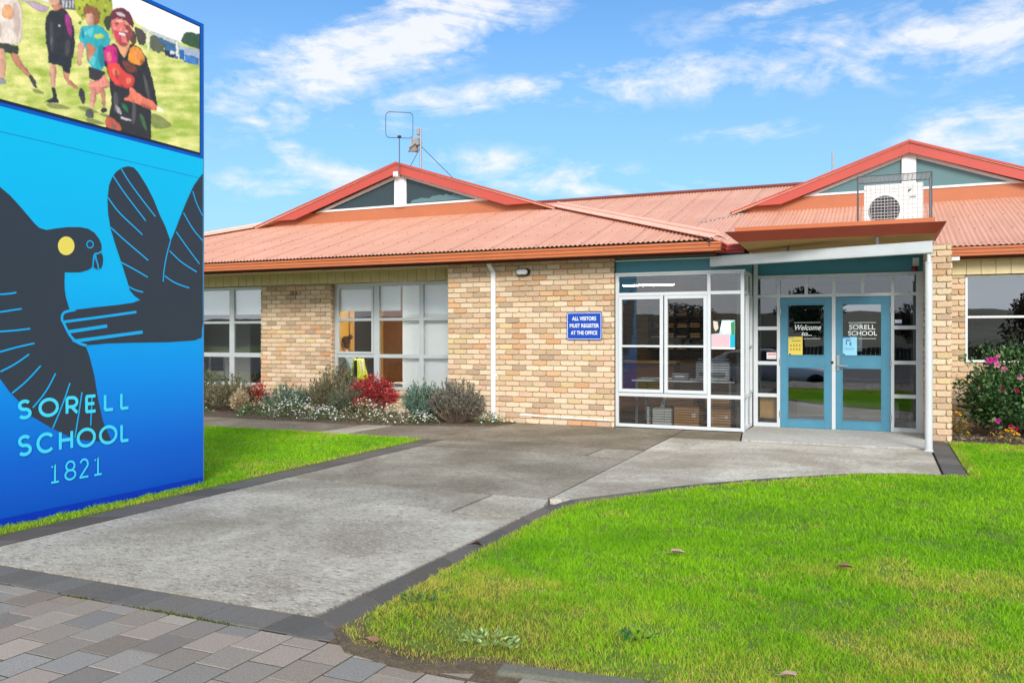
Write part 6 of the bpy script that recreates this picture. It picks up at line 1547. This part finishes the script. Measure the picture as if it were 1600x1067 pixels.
# silver hatchback parked nose toward +x
def car(cx, cy, label):
    t_ = thing('parked_car', label, 'car', (cx, cy, 0)); hw = .86
    st_ = [(-2.05, .45, .62, .70), (-1.95, .30, .92, .80), (-1.5, .26, .98, 1.0), (-.6, .25, .98, 1.0), (.3, .25, .96, 1.0), (.9, .25, .92, 1.0), (1.5, .26, .84, .98), (1.9, .30, .74, .88), (2.1, .40, .60, .70)]
    V = []; F = []; prof_ = lambda z0, z1, k: [(-hw*k*.86, z0), (-hw*k, z0+.12), (-hw*k, z1-.16), (-hw*k*.93, z1-.03), (-hw*k*.6, z1), (hw*k*.6, z1), (hw*k*.93, z1-.03), (hw*k, z1-.16), (hw*k, z0+.12), (hw*k*.86, z0)]
    for (x, z0, z1, k) in st_: V += [(cx+x, cy+a, b) for a, b in prof_(z0, z1, k)]
    n_ = 10
    for i in range(len(st_)-1):
        for k in range(n_): F.append((i*n_+k, i*n_+(k+1) % n_, (i+1)*n_+(k+1) % n_, (i+1)*n_+k))
    F += [tuple(range(n_)), tuple(range((len(st_)-1)*n_, len(st_)*n_))]
    mb = MB(); mb.add(V, F)
    cab = [(-1.95, .96, .96, .74), (-1.45, .96, 1.40, .70), (-.6, .96, 1.47, .70), (.1, .94, 1.43, .70), (1.0, .90, .93, .76)]
    V = []; F = []
    for (x, z0, z1, w) in cab: V += [(cx+x, cy-w-.06, z0-.02), (cx+x, cy-w+.12*(z1-z0)*2, z1-.03), (cx+x, cy-w+.2+.1*(z1-z0), z1), (cx+x, cy+w-.2-.1*(z1-z0), z1), (cx+x, cy+w-.12*(z1-z0)*2, z1-.03), (cx+x, cy+w+.06, z0-.02)]
    for i in range(len(cab)-1):
        for k in range(5): F.append((i*6+k, i*6+k+1, (i+1)*6+k+1, (i+1)*6+k))
    mb.add(V, F); b_ = mb.build('body', M['carpaint'], t_, smooth=True); b_.modifiers.new('sub', 'SUBSURF').levels = 1; b_.modifiers['sub'].render_levels = 1
    for s in (-1, 1):
        mb = MB(); yy = cy+s*(.70+.035); q = [(-1.35, 1.02), (-1.2, 1.32), (-.55, 1.38), (.05, 1.34), (.72, 1.0)]
        mb.hexa([(cx+a, yy+s*.06-s*(b-1)*.18, b) for a, b in q], [(cx+a, yy+s*.045-s*(b-1)*.18, b) for a, b in q]); mb.build('side_window', M['carglass'], t_)
        mb = MB(); mb.ball((cx+1.92, cy+s*.62, .68), (.14, .16, .07), 12, 8); mb.build('headlight', M['lens'], t_, smooth=True)
    for x in (-1.3, 1.32):
        for s in (-1, 1):
            w_ = MB(); w_.lathe([(.22, -.10), (.31, -.10), (.325, -.06), (.325, .06), (.31, .10), (.22, .10)], 28, (cx+x, cy+s*.78, .325), 'y'); wo = w_.build('wheel', M['rubber'], t_, smooth=False)
            r_ = MB(); r_.lathe([(.20, -.09), (.215, .0), (.20, .09)], 20, (cx+x, cy+s*.79, .325), 'y'); r_.build('rim', M['steel'], wo)
    bx('grille', (cx+2.06, cx+2.10, cy-.4, cy+.4, .42, .54), M['black'], t_); bx('number_plate', (cx+2.10, cx+2.11, cy-.2, cy+.2, .40, .50), M['white'], t_)
    return t_
CAR = car(-3.15, -2.3, 'silver hatchback parked beside the sign and mirrored in the windows')

CAR.location.z = -.45
for o_ in list(COL.objects):
    if o_.get('group') == 'trees across the car park' or o_.name.startswith('paling_fence'): o_.location.z = -.45

# ================================================================== SKY, SUN, CAMERA
w = bpy.data.worlds.new('World'); S.world = w; w.use_nodes = True; nt = w.node_tree
SKYTINT, HAZE, CLOUD = (.46, .82, 1.08), (2.6, 4.2, 6.1), 5.9
bg = nt.nodes['Background']; SUN_EL, SUN_AZ = R(28), R(152)     # azimuth measured from +Y toward +X
sky = N(nt, 'ShaderNodeTexSky', sky_type='NISHITA'); sky.sun_disc = False; sky.sun_elevation = SUN_EL; sky.sun_rotation = SUN_AZ
sky.air_density = 1.0; sky.dust_density = .3; sky.ozone_density = 2.0; sky.altitude = 100
tc = N(nt, 'ShaderNodeTexCoord').outputs['Generated']; sx = N(nt, 'ShaderNodeSeparateXYZ'); nt.links.new(tc, sx.inputs[0])
az_ = math_n(nt, 'ARCTAN2', sx.outputs[0], sx.outputs[1]); hz_ = math_n(nt, 'SQRT', math_n(nt, 'ADD', math_n(nt, 'MULTIPLY', sx.outputs[0], sx.outputs[0]), math_n(nt, 'MULTIPLY', sx.outputs[1], sx.outputs[1])))
el_ = math_n(nt, 'DIVIDE', sx.outputs[2], math_n(nt, 'MAXIMUM', hz_, .02))
ae = N(nt, 'ShaderNodeCombineXYZ'); nt.links.new(az_, ae.inputs[0]); nt.links.new(el_, ae.inputs[1])
def sky_pt(px, py): u = (px-800)/FOC; return math.atan(u)-YAW, (HOR-py)/FOC/math.sqrt(1+u*u)
def streak(p, q, wdt, gain):
    (a0, e0), (a1, e1) = sky_pt(*p), sky_pt(*q); ca_, ce_ = (a0+a1)/2, (e0+e1)/2; L = math.hypot(a1-a0, e1-e0)*.62; c_, s_ = (a1-a0)/(L/.62), (e1-e0)/(L/.62); Wd = wdt/FOC
    lx = math_n(nt, 'MULTIPLY_ADD', az_, c_/L, math_n(nt, 'MULTIPLY_ADD', el_, s_/L, -(ca_*c_+ce_*s_)/L))
    ly = math_n(nt, 'MULTIPLY_ADD', az_, -s_/Wd, math_n(nt, 'MULTIPLY_ADD', el_, c_/Wd, (ca_*s_-ce_*c_)/Wd))
    d = math_n(nt, 'MULTIPLY_ADD', lx, math_n(nt, 'MULTIPLY', math_n(nt, 'MULTIPLY', lx, lx), lx), math_n(nt, 'MULTIPLY', ly, ly))
    return math_n(nt, 'MULTIPLY', math_n(nt, 'EXPONENT', math_n(nt, 'MULTIPLY', d, -1.0)), gain)
mask = None
for p, q, wdt, gain in (((400, 150), (860, -40), 56, 1.05), ((620, 165), (1010, 110), 24, .62), ((900, 130), (1400, 85), 36, .66), ((1250, 90), (1700, 20), 50, .78), ((350, 285), (570, 275), 24, .58), ((420, 215), (520, 285), 22, .5),
                        ((690, 250), (960, 275), 26, .5), ((760, 285), (1120, 300), 16, .45), ((1080, 212), (1260, 200), 18, .4), ((1430, 215), (1700, 170), 46, .42), ((1130, 25), (1330, -15), 13, .7), ((560, 190), (760, 175), 26, .34), ((1400, 240), (1640, 238), 22, .4), ((1000, 60), (1400, 20), 40, .22)):
    m_ = streak(p, q, wdt, gain); mask = m_ if mask is None else math_n(nt, 'MAXIMUM', mask, m_)
mp = N(nt, 'ShaderNodeMapping'); mp.inputs['Rotation'].default_value = (0, 0, R(-16)); mp.inputs['Scale'].default_value = (4.5, 16, 1); nt.links.new(ae.outputs[0], mp.inputs[0])
n1 = noise_tex(nt, 1.0, 12, .68, mp.outputs[0], .9)
mp2 = N(nt, 'ShaderNodeMapping'); mp2.inputs['Rotation'].default_value = (0, 0, R(35)); mp2.inputs['Scale'].default_value = (26, 44, 1); nt.links.new(ae.outputs[0], mp2.inputs[0])
n2 = noise_tex(nt, 1.0, 6, .6, mp2.outputs[0], .4)
nn = math_n(nt, 'ADD', math_n(nt, 'MULTIPLY', n1, .66), math_n(nt, 'MULTIPLY', n2, .34))
cl = math_n(nt, 'MULTIPLY_ADD', math_n(nt, 'SUBTRACT', nn, .5), 5.2, math_n(nt, 'MULTIPLY', mask, .84))
cl = math_n(nt, 'MULTIPLY', cl, math_n(nt, 'MINIMUM', math_n(nt, 'MULTIPLY', mask, 3.0), 1.0))
# a bank of thick cloud fills the sky behind the photographer
back = math_n(nt, 'MULTIPLY', math_n(nt, 'SUBTRACT', .05, sx.outputs[1]), 4.0)
back = math_n(nt, 'MAXIMUM', back, math_n(nt, 'MULTIPLY', math_n(nt, 'SUBTRACT', sx.outputs[2], .62), 2.5))
cl = math_n(nt, 'MAXIMUM', cl, math_n(nt, 'MULTIPLY', math_n(nt, 'MINIMUM', back, 1.0), math_n(nt, 'MULTIPLY_ADD', n1, .5, .62)))
fac = ramp(nt, cl, [(.05, (0, 0, 0)), (.45, (.30,)*3), (1.0, (.86,)*3)])
skyc = mixc(nt, 1.0, sky.outputs[0], SKYTINT, 'MULTIPLY')
lift = ramp(nt, el_, [(.0, (1, 1, 1)), (.18, (.55,)*3), (.42, (.12,)*3)])
skyc = mixc(nt, lift, skyc, HAZE)
skyc = mixc(nt, fac, skyc, ramp(nt, sx.outputs[1], [(0, (9.5, 9.5, 9.6)), (.25, (CLOUD, CLOUD, CLOUD*1.01))]))
nt.links.new(skyc, bg.inputs[0]); bg.inputs[1].default_value = .10
sd = bpy.data.lights.new('Sun', 'SUN'); sd.energy = 2.0; sd.angle = R(18); sd.color = (1, .95, .87)
so = bpy.data.objects.new('Sun', sd); COL.objects.link(so)
dirv = Vector((math.sin(SUN_AZ)*math.cos(SUN_EL), math.cos(SUN_AZ)*math.cos(SUN_EL), math.sin(SUN_EL)))
so.rotation_euler = (-dirv).to_track_quat('-Z', 'Y').to_euler(); so.location = (0, -5, 20)
cd = bpy.data.cameras.new('Camera'); cam = bpy.data.objects.new('Camera', cd); COL.objects.link(cam); S.camera = cam
cam.location = (0, 0, EYE); cam.rotation_euler = (R(90), 0, YAW); cd.sensor_width = 36; cd.lens = FOC*36/1600; cd.shift_y = -(533.5-HOR)/1600; cd.clip_start = .05; cd.clip_end = 3000
vs = S.view_settings; vs.view_transform = 'Standard'; vs.look = 'None'; vs.gamma = 1; vs.use_curve_mapping = False; vs.exposure = .78
S.render.engine = 'CYCLES'
